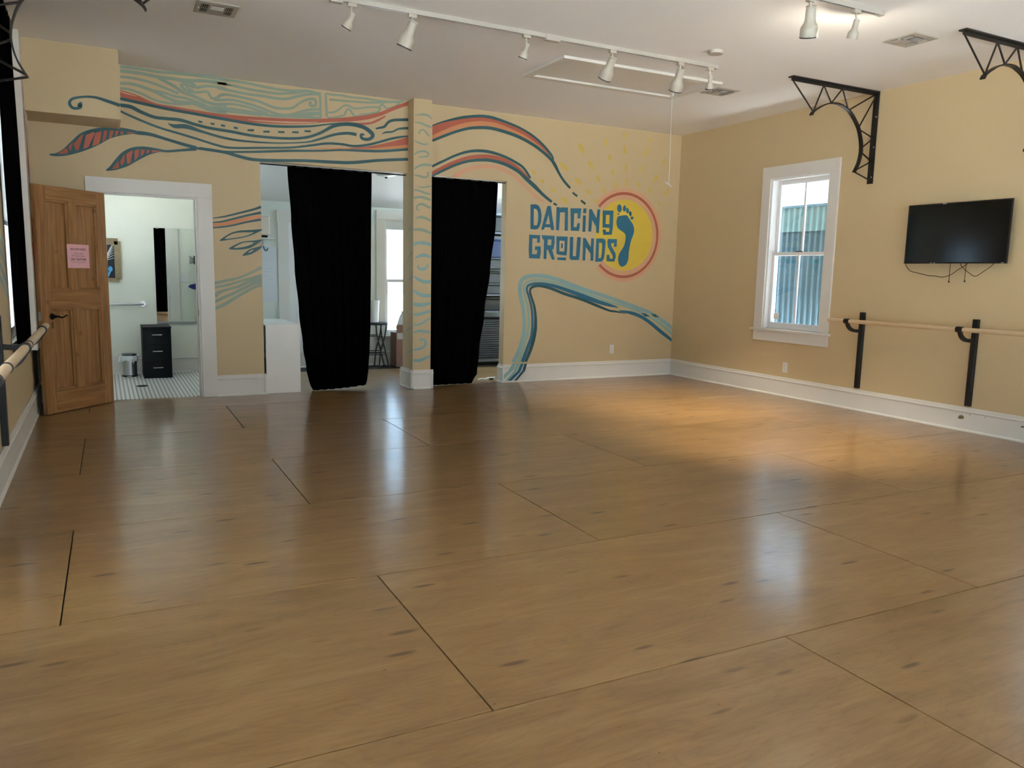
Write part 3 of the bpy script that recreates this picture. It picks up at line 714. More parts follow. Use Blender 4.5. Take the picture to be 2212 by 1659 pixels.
# --- arches over the second opening
band(CE, [(97,275),(260,215),(500,150),(700,126),(850,122),(1000,145),(1200,215),(1400,300),(1600,420),(1760,560),(1880,705),(1915,780)],
         [(97,295),(260,240),(500,192),(700,168),(850,166),(1000,190),(1200,255),(1400,335),(1580,445),(1730,580),(1850,720),(1905,800)], P_TEAL)
band(CE, [(97,295),(260,240),(500,192),(700,168),(850,166),(1000,190),(1200,255),(1400,335),(1580,445),(1730,580),(1860,730)],
         [(97,432),(260,355),(420,290),(600,240),(780,218),(920,225),(1080,255),(1300,345),(1500,445),(1700,590),(1860,740)], P_RED)
band(CE, [(97,432),(260,355),(420,290),(600,240),(780,218),(920,225),(1080,255),(1300,345),(1500,445),(1700,590),(1860,740)],
         [(97,490),(260,425),(450,350),(650,302),(850,292),(1000,308),(1200,360),(1400,435),(1600,540),(1750,650),(1865,750)], P_ORANGE)
stroke(CE, [(97,512,36),(260,445,42),(450,375,42),(650,325,44),(850,315,48),(1000,330,48),(1200,385,50),(1400,460,48),(1600,570,46),(1750,680,44),(1870,790,46),(1930,880,48),(1990,1000,36),(2060,1110,36),(2155,1220,34)], P_TEAL)
stroke(CE, [(92,895,36),(260,815,36),(450,728,36),(640,672,40),(830,662,44),(1000,690,44),(1200,760,40),(1400,870,36),(1480,945,36),(1560,1070,30)], P_TEAL)
band(CE, [(92,972),(260,880),(450,795),(640,738),(850,716),(1020,732),(1200,785),(1380,895),(1480,990),(1555,1080)], [(92,1025),(260,935),(450,850),(640,790),(850,774),(1020,790),(1200,845),(1380,955),(1480,1045),(1555,1085)], P_RED)
stroke(CE, [(92,1040,30),(260,955,36),(450,870,40),(640,815,42),(850,798,46),(1020,815,48),(1200,870,50),(1380,970,50),(1500,1080,56),(1620,1190,60),(1700,1270,48),(1780,1345,44),(1880,1425,40)], P_TEAL)
stroke(CE, [(380,1055,20),(480,1010,70),(620,940,66),(780,900,62),(950,895,60),(1080,915,60),(1220,975,52),(1340,1050,46),(1440,1150,44),(1560,1270,44),(1680,1375,44),(1820,1452,8)], P_PEACH)
stroke(CE, [(1905,1445,30),(1955,1475,34)], P_TEAL, 'mural_dash', sub=2)
stroke(C7, [(940,935,22),(990,975,24)], P_TEAL, 'mural_dash', sub=2); stroke(C7, [(1030,1020,22),(1080,1060,24)], P_TEAL, 'mural_dash', sub=2)
# --- sun: disc, three rings, rays
SCX, SCZ = 6.213, 1.905
def ringpart(r0, r1, m, a0, a1, name):
    ax, val, par = surf('back', m); N = 72; mb = MB()
    for k in range(N + 1):
        a = math.radians(a0 + (a1 - a0)*k/N)
        for r in (r0, r1): mb.v.append((SCX + r*math.cos(a), val, SCZ + r*math.sin(a)))
    mb.f = [(2*k, 2*k+1, 2*k+3, 2*k+2) for k in range(N)]
    flat(name, mb, m, par)
ringpart(0.0008, .466, P_YELLOW, 0, 360, 'mural_sun_disc')
ringpart(.474, .520, P_PEACH, -136, 138, 'mural_sun_ring'); ringpart(.528, .566, P_RED, -134, 140, 'mural_sun_ring'); ringpart(.572, .612, P_PEACH, -134, 140, 'mural_sun_ring')
for p0, p1, w in (((1005,400),(1065,505),48),((1115,595),(1160,680),40),((1200,750),(1235,820),34),((1265,880),(1300,950),32),
                  ((1300,345),(1308,430),34),((1335,520),(1352,595),34),((1375,685),(1382,755),26),((1405,820),(1418,890),28),
                  ((1500,285),(1500,340),28),((1510,420),(1508,520),32),((1520,620),(1520,710),26),((1523,780),(1522,880),28),
                  ((1785,340),(1775,395),28),((1748,450),(1728,545),34),((1700,650),(1690,720),28),((1660,820),(1652,880),24),
                  ((1945,570),(1925,630),32),((1860,745),(1830,815),40),((1785,890),(1765,945),28),((1985,900),(1940,965),34),
                  ((1880,1025),(1885,1075),24),((800,610),(890,700),44),((965,775),(1025,850),44),((1090,905),(1130,955),38),((1180,1005),(1205,1050),36),
                  ((495,690),(535,740),34),((590,790),(628,830),36),((705,885),(745,930),40),((815,985),(890,1060),44)):
    mid = ((p0[0]+p1[0])/2, (p0[1]+p1[1])/2, w)
    stroke(C7, [p0 + (w*.45,), mid, p1 + (w*.45,)], P_RAY, 'mural_ray', sub=4)
# --- lettering
LET = [
 [[(130,95),(230,92),(280,120),(315,190),(328,290),(320,400),(295,480),(260,530),(200,540),(130,528)], [(190,168),(235,180),(260,220),(268,300),(262,390),(248,455),(235,466),(188,464)]],
 [[(430,122),(492,122),(550,548),(495,550),(486,502),(385,498),(370,542),(318,540)], [(450,275),(478,445),(400,445)]],
 [[(590,140),(648,142),(650,170),(668,146),(795,150),(792,560),(735,562),(740,235),(655,238),(635,555),(582,548)]],
 [[(838,165),(1032,165),(1012,345),(962,342),(965,255),(905,255),(895,495),(945,498),(962,428),(1006,428),(1000,510),(985,565),(845,560)]],
 [[(1068,165),(1122,168),(1116,252),(1060,248)]], [[(1060,290),(1112,292),(1100,580),(1050,578)]],
 [[(1170,180),(1215,180),(1300,345),(1318,182),(1365,185),(1340,600),(1295,598),(1290,488),(1222,370),(1205,575),(1155,575)]],
 [[(1410,200),(1600,205),(1590,480),(1570,630),(1420,635),(1405,540),(1460,540),(1470,580),(1522,580),(1530,508),(1405,505)], [(1468,280),(1532,280),(1526,445),(1460,440)]],
 [[(108,628),(302,640),(298,772),(245,772),(250,700),(165,695),(158,975),(240,978),(255,905),(208,900),(212,835),(310,838),(312,960),(295,1055),(105,1048),(98,900)]],
 [[(330,640),(558,650),(560,760),(540,880),(515,895),(562,1070),(510,1072),(435,890),(420,895),(412,1062),(362,1060),(372,720),(345,708)], [(435,715),(505,715),(498,815),(432,818)]],
 [[(590,660),(788,665),(780,900),(768,998),(650,990),(590,970)], [(645,735),(738,740),(730,930),(640,925)]],
 [[(675,785),(705,788),(702,868),(672,866)]], [[(605,1032),(760,1038),(758,1085),(605,1078)]],
 [[(828,668),(890,672),(880,1010),(935,1012),(958,672),(1024,676),(1000,1000),(985,1078),(850,1078),(822,1050)]],
 [[(1060,690),(1105,690),(1195,850),(1205,695),(1255,698),(1240,1092),(1192,1090),(1195,970),(1112,850),(1098,1088),(1050,1086)]],
 [[(1295,700),(1400,698),(1450,715),(1462,760),(1445,950),(1430,1060),(1395,1105),(1278,1112)], [(1345,770),(1385,772),(1400,800),(1392,960),(1378,1040),(1335,1050)]],
 [[(1500,705),(1662,710),(1655,845),(1605,845),(1610,780),(1560,780),(1560,830),(1635,960),(1640,1030),(1612,1108),(1475,1100),(1475,985),(1530,990),(1535,1055),(1585,1055),(1582,1000),(1500,850),(1490,760)]],
]
for lp in LET: area(CL, lp, P_BLUE, 'mural_letter')
area(CL, [[(1680,310),(1720,295),(1830,285),(1860,320),(1905,390),(1945,450),(1965,530),(1955,620),(1915,720),(1890,830),(1870,950),(1862,1060),(1830,1150),(1780,1190),(1740,1195),(1700,1160),(1682,1080),(1690,1000),(1730,920),(1780,840),(1805,760),(1815,660),(1790,600),(1720,550),(1670,500),(1652,420),(1660,350)]], P_BLUE, 'mural_footprint', sub=3)
for cx, cy2, rx, ry, rot in ((1706,165,40,72,-.05),(1793,165,27,56,.08),(1848,205,27,50,-.12),(1897,258,24,44,-.1),(1928,335,28,28,0),(1688,265,16,14,0)):
    area(CL, [[(cx + rx*math.cos(a)*math.cos(rot) - ry*math.sin(a)*math.sin(rot), cy2 + rx*math.cos(a)*math.sin(rot) + ry*math.sin(a)*math.cos(rot)) for a in [2*math.pi*k/20 for k in range(20)]]], P_BLUE, 'mural_toe')
# --- river of four stripes, running down over the baseboard
RIV = [
 (P_AQUA, [(262,1400,30),(245,1445,32)], [(222,1442,46),(262,1360,44),(300,1240,44),(312,1120,42),(300,1000,42),(280,900,44),(275,820,44),(300,765,46),(370,738,44),(480,742,44),(600,775,44),(720,820,44),(860,870,44),(1000,915,42),(1130,960,40),(1240,1000,38),(1340,1040,34),(1400,1080,36),(1460,1120,40),(1522,1168,42)]),
 (P_MINT, None, [(262,1442,30),(300,1340,28),(332,1230,28),(348,1120,28),(338,1000,26),(318,900,26),(308,830,26),(330,795,26),(400,772,28),(500,780,28),(620,812,28),(740,855,28),(870,905,28),(1000,950,26),(1130,985,26),(1230,1022,28),(1330,1070,30),(1420,1130,30),(1522,1212,34)]),
 (P_BLUE, None, [(295,1440,26),(335,1330,24),(368,1230,20),(378,1120,18),(370,1000,16),(345,900,16),(332,850,16),(348,815,18),(420,800,20),(520,812,24),(640,848,28),(780,900,32),(900,945,30),(1000,975,24),(1075,995,6)]),
 (P_TEAL, None, [(322,1438,20),(362,1340,24),(392,1230,26),(404,1120,22),(395,1000,18),(372,920,16),(358,865,16),(375,832,20),(430,820,20),(520,838,22),(640,885,22),(780,930,22),(900,980,20),(1000,1020,16),(1060,1030,14),(1140,1045,4)]),
]
for m, _, pts in RIV: stroke(C8, [(x, y, w*{P_AQUA: .72, P_MINT: .72, P_BLUE: 1.05, P_TEAL: 1.1}[m]) for x, y, w in pts], m, 'mural_river_stripe')
stroke(C8, [(1085,1022,8),(1180,1040,26),(1260,1070,28),(1330,1115,28),(1420,1190,28),(1515,1265,22)], P_BLUE, 'mural_river_stripe')
area(C8, [[(1262,1042),(1300,1045),(1335,1070),(1295,1070)]], P_TEAL, 'mural_river_dash'); area(C8, [[(1340,1048),(1378,1050),(1412,1075),(1372,1075)]], P_TEAL, 'mural_river_dash')
for m, q in ((P_AQUA, [(215,1452),(182,1510),(128,1562),(128,1595),(165,1562),(225,1500),(246,1452)]), (P_MINT, [(252,1452),(222,1520),(160,1588),(190,1590),(245,1520),(276,1455)]),
             (P_BLUE, [(284,1455),(262,1510),(205,1588),(178,1592),(240,1515),(268,1470)] ), (P_TEAL, [(315,1455),(300,1500),(240,1592),(265,1588),(318,1505),(332,1455)])):
    if m is P_BLUE: q = [(284,1452),(255,1515),(176,1593),(208,1592),(278,1522),(306,1456)]
    if m is P_TEAL: q = [(312,1455),(296,1510),(228,1592),(250,1592),(318,1512),(334,1455)]
    area(C8, [q], m, 'mural_river_end', kind='base')
# --- pillar scrolls
def scroll(crop, pts, kind='pillar'): stroke(crop, pts, P_AQUA if crop is CQ else P_SAGE, 'mural_scroll', kind=kind)
for p in ([(85,104,8),(180,95,26),(250,110,26),(292,150,12)], [(90,190,14),(160,198,24),(220,225,26),(290,250,22)], [(150,330,14),(140,305,20),(165,282,20),(200,285,22),(240,330,20),(265,355,14)],
          [(85,410,14),(140,435,22),(200,452,20),(255,445,14)], [(85,570,20),(140,540,24),(210,535,26),(250,565,22),(235,595,20),(140,605,18)], [(78,745,16),(140,710,28),(200,695,34),(290,700,30)],
          [(80,815,12),(150,830,24),(210,845,26),(245,825,20),(250,790,18),(225,795,10)], [(115,955,8),(180,965,18),(285,950,20)], [(78,995,20),(140,1005,24),(220,1035,26),(278,1048,16)],
          [(78,1092,28),(150,1080,30),(220,1095,32),(278,1115,26)], [(140,1245,12),(112,1215,20),(130,1175,24),(180,1165,30),(230,1190,30),(280,1210,26)], [(95,1335,14),(160,1320,32),(220,1335,34),(280,1365,28)],
          [(78,1470,32),(150,1468,36),(220,1485,36),(282,1515,24)], [(78,1640,34),(140,1625,34),(220,1635,36)]):
    scroll(CP, p)
for p in ([(68,42,30),(130,22,34),(190,25,36),(258,45,34)], [(80,195,6),(130,165,34),(190,158,38),(258,178,20)], [(130,262,10),(112,285,20),(150,310,30),(195,300,28),(222,270,20),(212,250,8)],
          [(72,385,14),(120,420,34),(180,445,38),(258,445,34)], [(68,540,34),(120,575,38),(180,595,42),(254,595,36)], [(66,685,36),(120,698,42),(180,695,40),(252,675,26)],
          [(66,802,26),(130,798,32),(190,780,32),(248,765,28)], [(66,915,20),(120,912,22),(190,880,26),(248,840,14)], [(68,1000,16),(130,980,30),(190,988,32),(245,995,28)],
          [(140,1100,12),(145,1072,18),(180,1075,24),(200,1110,26),(175,1155,28),(120,1178,28),(66,1182,24)], [(66,1300,34),(120,1302,36),(180,1285,32),(244,1250,22)]):
    scroll(CQ, p)
# continuations on the pillar's side face, glare on them put into the pale colour
for z, dz in ((1.86, .10), (1.58, .22), (1.30, .12), (.72, .10), (.45, .12)):
    mb = MB(); n = 14; ax, val, par = surf('pillar_side', P_FAINT)
    for k in range(n + 1):
        t = k/n; y = CY0 + .30*t; zz = z - dz*t*t
        mb.v += [(val, y, zz + .016*(1-t) + .003), (val, y, zz - .016*(1-t) - .003)]
    mb.f = [(2*k, 2*k+1, 2*k+3, 2*k+2) for k in range(n)]
    flat('mural_scroll', mb, P_FAINT, par)
# --- teal stripes on the left wall, red lines on the painted board
for k, z in enumerate((1.44, 1.33, 1.22, 1.12)):
    mb = MB(); n = 16; ax, val, par = surf('left', P_AQUA)
    for q in range(n + 1):
        t = q/n; y = 5.0 + 1.55*t; zz = z + .42 - .42*t + .05*math.sin(t*3)
        mb.v += [(val, y, zz + .024), (val, y, zz - .024)]
    mb.f = [(2*q, 2*q+1, 2*q+3, 2*q+2) for q in range(n)]
    flat('mural_wave', mb, P_AQUA, par)
for y0, z0, y1, z1, w in ((8.04, 3.05, 8.16, 2.6, .02), (8.06, 2.66, 8.24, 2.38, .045), (8.18, 2.45, 8.30, 2.1, .07), (8.14, 2.28, 8.26, 2.06, .03), (8.2, 2.1, 8.34, 1.85, .06),
                          (8.1, 1.8, 8.24, 1.5, .05), (8.16, 1.55, 8.3, 1.28, .09), (8.2, 1.36, 8.36, 1.1, .05), (8.05, 1.62, 8.2, 1.4, .03)):
    mb = MB(); n = 8; ax, val, par = surf('board', P_RED)
    for q in range(n + 1):
        t = q/n; ww = w*math.sin(math.pi*(.08 + .84*t))
        y = y0 + (y1 - y0)*t; z = z0 + (z1 - z0)*t
        mb.v += [(val, y - ww, z), (val, y + ww, z)]
    mb.f = [(2*q, 2*q+1, 2*q+3, 2*q+2) for q in range(n)]
    flat('mural_brush_line', mb, P_RED, par)

# ================================================================== DOOR
ax_ = Vector((-.66226, -.74927, 0)); nf_ = Vector((.74927, -.66226, 0))
DM = Matrix(((ax_.x, nf_.x, 0, .045), (ax_.y, nf_.y, 0, 8.752), (0, 0, 1, .006), (0, 0, 0, 1)))
DW, DH, DT = .822, 2.045, .046
door = bpy.data.objects.new('door_1', None); COL.objects.link(door); door.matrix_world = DM; door.empty_display_size = .1; tag(door, **S)
def dp(nm, a, b, m=None, bev=.003, par=None): return obj(nm, MB().box(a, b), m or M_PINE, par or door, bevel=bev)
ST = .112
dp('stile', (0, -DT, 0), (ST, 0, DH)); dp('stile', (DW - ST, -DT, 0), (DW, 0, DH))
RZ = [(0, .20), (.955, 1.115), (1.925, DH)]
for a, b in RZ: dp('rail', (ST, -DT, a), (DW - ST, 0, b), M_PINEH)
c0, c1 = DW/2 - .052, DW/2 + .052
for za, zb in ((.20, .955), (1.115, 1.925)):
    dp('mullion', (c0, -DT, za), (c1, 0, zb))
    for xa, xb in ((ST, c0), (c1, DW - ST)):
        p = dp('panel', (xa, -DT + .010, za), (xb, -.021, zb), bev=.001)
        for q in (((xa, -.021, za), (xb, -.005, za + .024)), ((xa, -.021, zb - .024), (xb, -.005, zb))): dp('panel_moulding', *q, m=M_PINEH, bev=.005, par=p)
        for q in (((xa, -.021, za + .024), (xa + .024, -.005, zb - .024)), ((xb - .024, -.021, za + .024), (xb, -.005, zb - .024))): dp('panel_moulding', *q, bev=.005, par=p)
hx = DW - .112
h = obj('lever_handle', MB().lathe([(.028, 0), (.03, .004), (.026, .012), (.012, .016), (.011, .045)], 20, Matrix.Translation((hx, 0, .885)) @ Matrix.Rotation(-math.pi/2, 4, 'X')), M_BRONZE, door, smooth=True)
obj('lever', MB().tube([(hx, .045, .885), (hx - .03, .05, .884), (hx - .06, .05, .874), (hx - .09, .048, .880), (hx - .115, .046, .892), (hx - .128, .046, .889)], lambda t: .009 - .004*t, 8, 5), M_BRONZE, h, smooth=True)
obj('latch_plate', MB().box((DW - .001, -.036, .85), (DW + .0015, -.010, .93)), M_STEEL, door)
obj('key_hole', MB().box((hx - .012, -.0005, .775), (hx + .012, .0015, .835)), mat('worn_escutcheon', (.16, .08, .03), .6), door, bevel=.003)
for z in (.22, 1.75): obj('hinge', MB().cyl((-.004, -DT - .003, z), (-.004, -DT - .003, z + .1), .006, seg=10), M_BRONZE, door)
# notice taped on it
nt_ = bpy.data.objects.new('paper_notice', None); COL.objects.link(nt_); nt_.matrix_world = DM; nt_.empty_display_size = .1
tag(nt_, 'pink printed paper notice taped to the wooden panel door', 'notice')
NX, NZ = .366, 1.431
obj('sheet', MB().box((NX - .132, .0012, NZ - .109), (NX + .132, .0022, NZ + .109)), M_PINK, nt_)
def ntext(body, z, size, width, bold=.0):
    M = Matrix.Translation((NX, .0028, z)) @ Matrix(((-1, 0, 0, 0), (0, 0, 1, 0), (0, 1, 0, 0), (0, 0, 0, 1)))
    text_mesh('printed_line', body, size, M, M_INK, nt_, width=width, bold=bold)
ntext('SAVE OUR TOILETS!', NZ + .063, .026, .185, .0006); ntext('NO Paper Towels', NZ + .026, .020, .115); ntext('NO Feminine Products', NZ + .003, .020, .160)
ntext('ONLY TOILET PAPER', NZ - .030, .028, .185, .0008)
r_ = random.Random(5); xs = [NX + .088 - .0075*k for k in range(24)]
obj('printed_line', MB().tube([(x, .0026, NZ - .055 + r_.uniform(-.003, .003)) for x in xs], .0012, 4, 2), M_INK, nt_)

# ================================================================== CURTAINS
def curtain(name, label, axis, plane, edges, top, bot, folds, amp, cat='curtain', seed=1, lean=None):
    r = random.Random(seed); ph = [r.uniform(0, 6.28) for _ in range(4)]
    nx, nz = 110, 46; mb = MB()
    def edge(z, i):
        for (za, *ea), (zb, *eb) in zip(edges, edges[1:]):
            if zb <= z <= za: t = (za - z)/(za - zb); t = t*t*(3 - 2*t); return ea[i] + (eb[i] - ea[i])*t
        return edges[0][1+i] if z > edges[0][0] else edges[-1][1+i]
    for j in range(nz + 1):
        for i in range(nx + 1):
            u = i/nx; zb = bot(u) if callable(bot) else bot; z = top - (top - zb)*j/nz
            a = edge(z, 0) + (edge(z, 1) - edge(z, 0))*u
            g = .55 + .45*min(1, (top - z)/1.2)
            d = amp*g*(math.sin(u*folds*6.283 + ph[0] + .4*math.sin(z*1.3 + ph[1])) + .45*math.sin(u*folds*2.37*6.283 + ph[2] + .3*z))
            if lean: d += lean(z)
            mb.v.append((a, plane + d, z) if axis == 'y' else (plane + d, a, z))
    for j in range(nz):
        for i in range(nx): k = j*(nx+1) + i; mb.f.append((k, k+1, k+nx+2, k+nx+1))
    t = thing(name, label, cat, (edges[-1][1], plane, bot(0) if callable(bot) else bot) if axis == 'y' else (plane, edges[-1][1], bot))
    o = obj('cloth', mb, M_BLACKCLOTH, t, smooth=True)
    sd = o.modifiers.new('thickness', 'SOLIDIFY'); sd.thickness = .004; sd.offset = 0
    return t
ct = curtain('door_curtain', 'black cloth curtain hanging beside the white shelf unit in the wide opening', 'y', 8.875,
        [(2.47, 1.822, 2.762), (1.9, 1.855, 2.755), (1.4, 1.885, 2.752), (.9, 1.925, 2.745), (.5, 1.965, 2.735), (.25, 2.0, 2.72), (.08, 2.03, 2.70), (.02, 2.07, 2.68)], 2.472, lambda u: .004 + .035*u*u, 7, .020, seed=3)
obj('curtain_rod', MB().cyl((1.524, 8.875, 2.466), (3.165, 8.875, 2.466), .008, seg=10), M_BLACK, ct)
ct = curtain('door_curtain', 'black cloth curtain hanging between the scroll-painted pillar and the sun wall', 'y', 8.845,
        [(2.47, 3.392, 4.345), (2.0, 3.392, 4.33), (1.4, 3.392, 4.265), (.9, 3.392, 4.20), (.4, 3.392, 4.13), (.12, 3.40, 4.10), (.015, 3.41, 4.03)], 2.472, lambda u: .003 + .004*u, 6, .016, seed=8, lean=lambda z: -.02*max(0, 1 - z/.8))
obj('curtain_rod', MB().cyl((3.389, 8.845, 2.466), (4.437, 8.845, 2.466), .008, seg=10), M_BLACK, ct)
ct = curtain('window_curtain', 'tall black curtain drawn over the window on the left wall', 'x', XL + .045,
        [(3.22, 6.42, 7.42), (2.2, 6.50, 7.46), (1.4, 6.55, 7.50), (.7, 6.60, 7.52)], 3.22, .70, 7, .012, seed=5)
obj('curtain_rod', MB().cyl((XL + .045, 6.35, 3.215), (XL + .045, 7.6, 3.215), .01, seg=10), M_BLACK, ct)

curtain('window_curtain', 'black curtain on the rear wall seen only in the bathroom mirror', 'y', YF + .09,
        [(2.95, 1.05, 1.95), (.05, 1.05, 1.95)], 2.95, .05, 7, .02, seed=12)

# ================================================================== IRON BRACKETS
def make_bracket(label):
    t = thing('iron_bracket', label, 'bracket', (0, 0, 0), group='iron truss brackets under the ceiling', world=False)
    obj('top_bar', MB().box((0, -.033, -.012), (1.215, .033, -.001)).box((0, -.005, -.042), (1.205, .005, -.012)), M_IRON, t, bevel=.001)
    obj('wall_bar', MB().box((.0005, -.033, -.915), (.012, .033, -.012)), M_IRON, t, bevel=.001)
    arc = [(.915, -.328), (.89, -.292), (.80, -.237), (.72, -.202), (.651, -.186), (.58, -.182), (.51, -.19), (.406, -.228), (.328, -.285), (.24, -.385), (.195, -.49), (.178, -.58), (.185, -.66), (.208, -.735), (.253, -.815)]
    obj('arch_bar', MB().tube([(d, 0, z) for d, z in arc], 0, sub=5, flat=(.022, .005), flat_axis=(0, 1, 0)), M_IRON, t)
    for a, b in (((1.195, -.03), (.892, -.292)), ((.892, -.292), (.772, -.03)), ((.772, -.03), (.651, -.184)), ((.651, -.184), (.51, -.03)), ((.51, -.03), (.406, -.226)), ((.406, -.226), (.012, -.02)),
                 ((.24, -.38), (.012, -.03)), ((.235, -.39), (.012, -.46)), ((.18, -.575), (.012, -.46)), ((.18, -.61), (.012, -.69)), ((.245, -.80), (.012, -.69)), ((.253, -.812), (.012, -.88))):
        obj('truss_rod', MB().cyl((a[0], 0, a[1]), (b[0], 0, b[1]), .0075, seg=8), M_IRON, t, smooth=True)
    for z in (-.25, -.55, -.85): obj('bolt', MB().cyl((.012, .018, z), (.017, .018, z), .008, seg=8), M_STEEL, t)
    return t
b1 = make_bracket('dark iron truss bracket above the window on the right wall')
b1.location = (XR, 5.72, HC); b1.rotation_euler = (0, 0, math.pi)
b2 = copy_tree(b1); b2['label'] = 'dark iron truss bracket cut off by the right edge of the picture'; b2.location = (XR, 4.03, HC)
b3 = copy_tree(b1); b3['label'] = 'dark iron truss bracket on the left wall by the tall black curtain'; b3.location = (XL, 5.72, HC); b3.rotation_euler = (0, 0, 0)

# ================================================================== BALLET BARRES
def barre(label, xw, s, ends, posts):
    xb = xw + s*.25
    t = thing('ballet_barre', label, 'ballet barre', (xb, posts[0], 0), group='ballet barres along the side walls')
    y0, y1 = ends
    obj('bar', MB().cyl((xb, y0, .955), (xb, y1, .955), .0205, seg=18), M_BARWOOD, t, smooth=True, bevel=.003)
    for y in posts:
        p = obj('post', MB().box((xw + s*.001, y - .026, .242), (xw + s*.038, y + .026, 1.045)), M_BLACK, t, bevel=.004)
        obj('arm', MB().tube([(xw + s*.03, y, .855), (xw + s*.10, y, .850), (xw + s*.17, y, .862), (xw + s*.222, y, .895), (xw + s*.25, y, .94)], 0, sub=5, flat=(.014, .016), flat_axis=(0, 1, 0)), M_BLACK, t)
        obj('clamp', MB().cyl((xb, y - .03, .955), (xb, y + .03, .955), .027, seg=16), M_BLACK, t, smooth=True)
    return t
barre('pale wooden ballet barre on black posts below the television', XR, -1, (2.2, 5.90), (5.66, 4.44, 3.2))
lb = barre('pale wooden ballet barre on the left wall in front of the curtain', XL, 1, (2.0, 6.03), (5.66, 4.44, 3.2))
for y in (4.62, 3.6): obj('joint_ring', MB().cyl((XL + .25, y - .012, .955), (XL + .25, y + .012, .955), .0235, seg=16), M_BLACK, lb, smooth=True)

# ================================================================== TELEVISION
tv = thing('television', 'flat black television mounted on the right wall above the barre', 'television', (XR - .05, 4.68, 1.55))
TX = XR - .09
bz = MB()
for a, b in (((4.182, 1.548), (4.192, 2.106)), ((5.168, 1.548), (5.178, 2.106)), ((4.192, 1.548), (5.168, 1.562)), ((4.192, 2.096), (5.168, 2.106))): bz.box((TX - .004, a[0], a[1]), (TX + .012, b[0], b[1]))
obj('bezel', bz, M_BLACK, tv)
obj('screen', MB().box((TX, 4.192, 1.562), (TX + .006, 5.168, 2.096)), M_SCREEN, tv)
obj('back_housing', MB().box((TX + .0125, 4.20, 1.56), (TX + .045, 5.16, 2.095)).box((TX + .045, 4.4, 1.6), (TX + .06, 4.96, 1.9)), M_BLACK, tv, bevel=.004)
obj('wall_mount', MB().box((TX + .055, 4.5, 1.65), (XR - .001, 4.86, 2.0)), M_BLACK, tv)
obj('badge', MB().box((TX - .0046, 4.79, 2.0975), (TX - .0041, 4.83, 2.1045)), M_SCREW, tv)
for y0, y1 in ((4.205, 4.23), (4.885, 4.90), (4.85, 4.87)): obj('badge', MB().box((TX - .0046, y0, 1.5515), (TX - .0041, y1, 1.5575)), M_TRACK, tv)
def tvc(p): return on(1920 + p[0]/6.911, 400 + p[1]/6.911, 0, XR - .035)
M_CABLE = mat('black_cable_rubber', (.02, .012, .008), .5)
obj('cable', MB().tube([tvc(p) for p in ((250,1150),(255,1200),(290,1255),(340,1290),(430,1310),(580,1348),(680,1355),(790,1372),(880,1355),(960,1315),(1050,1250),(1160,1185),(1180,1150))], .0032, 6, 4), M_CABLE, tv, smooth=True)
obj('cable', MB().tube([tvc(p) for p in ((1070,1150),(1080,1200),(1140,1265),(1230,1335),(1280,1360),(1330,1345),(1440,1270),(1520,1215),(1580,1160))], .0030, 6, 4), M_CABLE, tv, smooth=True)
for a, b in (((920,1150),(895,1440)), ((1155,1150),(1130,1432))):
    p = obj('pull_cord', MB().cyl(tvc(a), tvc(b), .0028, seg=6), M_CABLE, tv)
    obj('cord_knob', MB().lathe([(.002, .008), (.007, .003), (.007, -.006), (.002, -.01)], 8, Matrix.Translation(tvc(b))), M_CABLE, p)

# ================================================================== OUTLETS
def outlet(label, axis, loc, w=.072, hgt=.118):
    t = thing('wall_outlet', label, 'outlet', loc, group='wall outlets near the baseboards')
    x, y, z = loc
    def bx(nm, a0, a1, z0, z1, d0, d1, m):
        obj(nm, MB().box((x + a0, y - d0, z + z0), (x + a1, y - d1, z + z1)) if axis == 'y' else MB().box((x - d0, y + a0, z + z0), (x - d1, y + a1, z + z1)), m, t, bevel=.0015)
    bx('plate', -w/2, w/2, -hgt/2, hgt/2, 0.0005, .006, M_PLASTIC)
    for dz in (-.02, .02):
        bx('socket', -.017, .017, dz - .015, dz + .015, .006, .0075, M_PLASTIC)
        for da in (-.007, .006): bx('slot', da, da + .002, dz - .003, dz + .007, .0075, .008, M_GRILLE)
outlet('white double outlet low on the sun mural wall', 'y', (6.079, YB, .385)); outlet('white double outlet low on the right wall below the window', 'x', (XR, 6.685, .342))

# ================================================================== CEILING FITTINGS
def vent(label, cx, cy_):
    t = thing('ceiling_vent', label, 'vent', (cx, cy_, HC), group='square ceiling vents')
    s = .148
    obj('plate', MB().box((cx - s, cy_ - s, HC - .008), (cx + s, cy_ + s, HC - .0005)), M_TRACK, t, bevel=.003)
    def grille(x0, x1, y0, y1, along):
        obj('opening', MB().box((cx + x0, cy_ + y0, HC - .0092), (cx + x1, cy_ + y1, HC - .0082)), M_GRILLE, t)
        n = 4
        for k in range(n):
            if along == 'y': x = x0 + (x1 - x0)*(k + .5)/n; obj('slat', MB().box((cx + x - .0012, cy_ + y0, HC - .015), (cx + x + .0008, cy_ + y1, HC - .0093)), M_TRACK, t)
            else: y = y0 + (y1 - y0)*(k + .5)/n; obj('slat', MB().box((cx + x0, cy_ + y - .0012, HC - .015), (cx + x1, cy_ + y + .0008, HC - .0093)), M_TRACK, t)
    grille(-.112, -.06, .008, .09, 'y'); grille(-.112, -.06, -.09, -.008, 'y'); grille(.06, .112, .008, .09, 'y'); grille(.06, .112, -.09, -.008, 'y')
    grille(-.045, .045, -.09, -.004, 'x'); obj('blank_louver', MB().box((cx - .045, cy_ + .006, HC - .012), (cx + .045, cy_ + .088, HC - .0085)), M_TRACK, t)
    obj('damper_lever', MB().box((cx - .13, cy_ - .012, HC - .022), (cx - .122, cy_ + .012, HC - .0085)), M_TRACK, t)
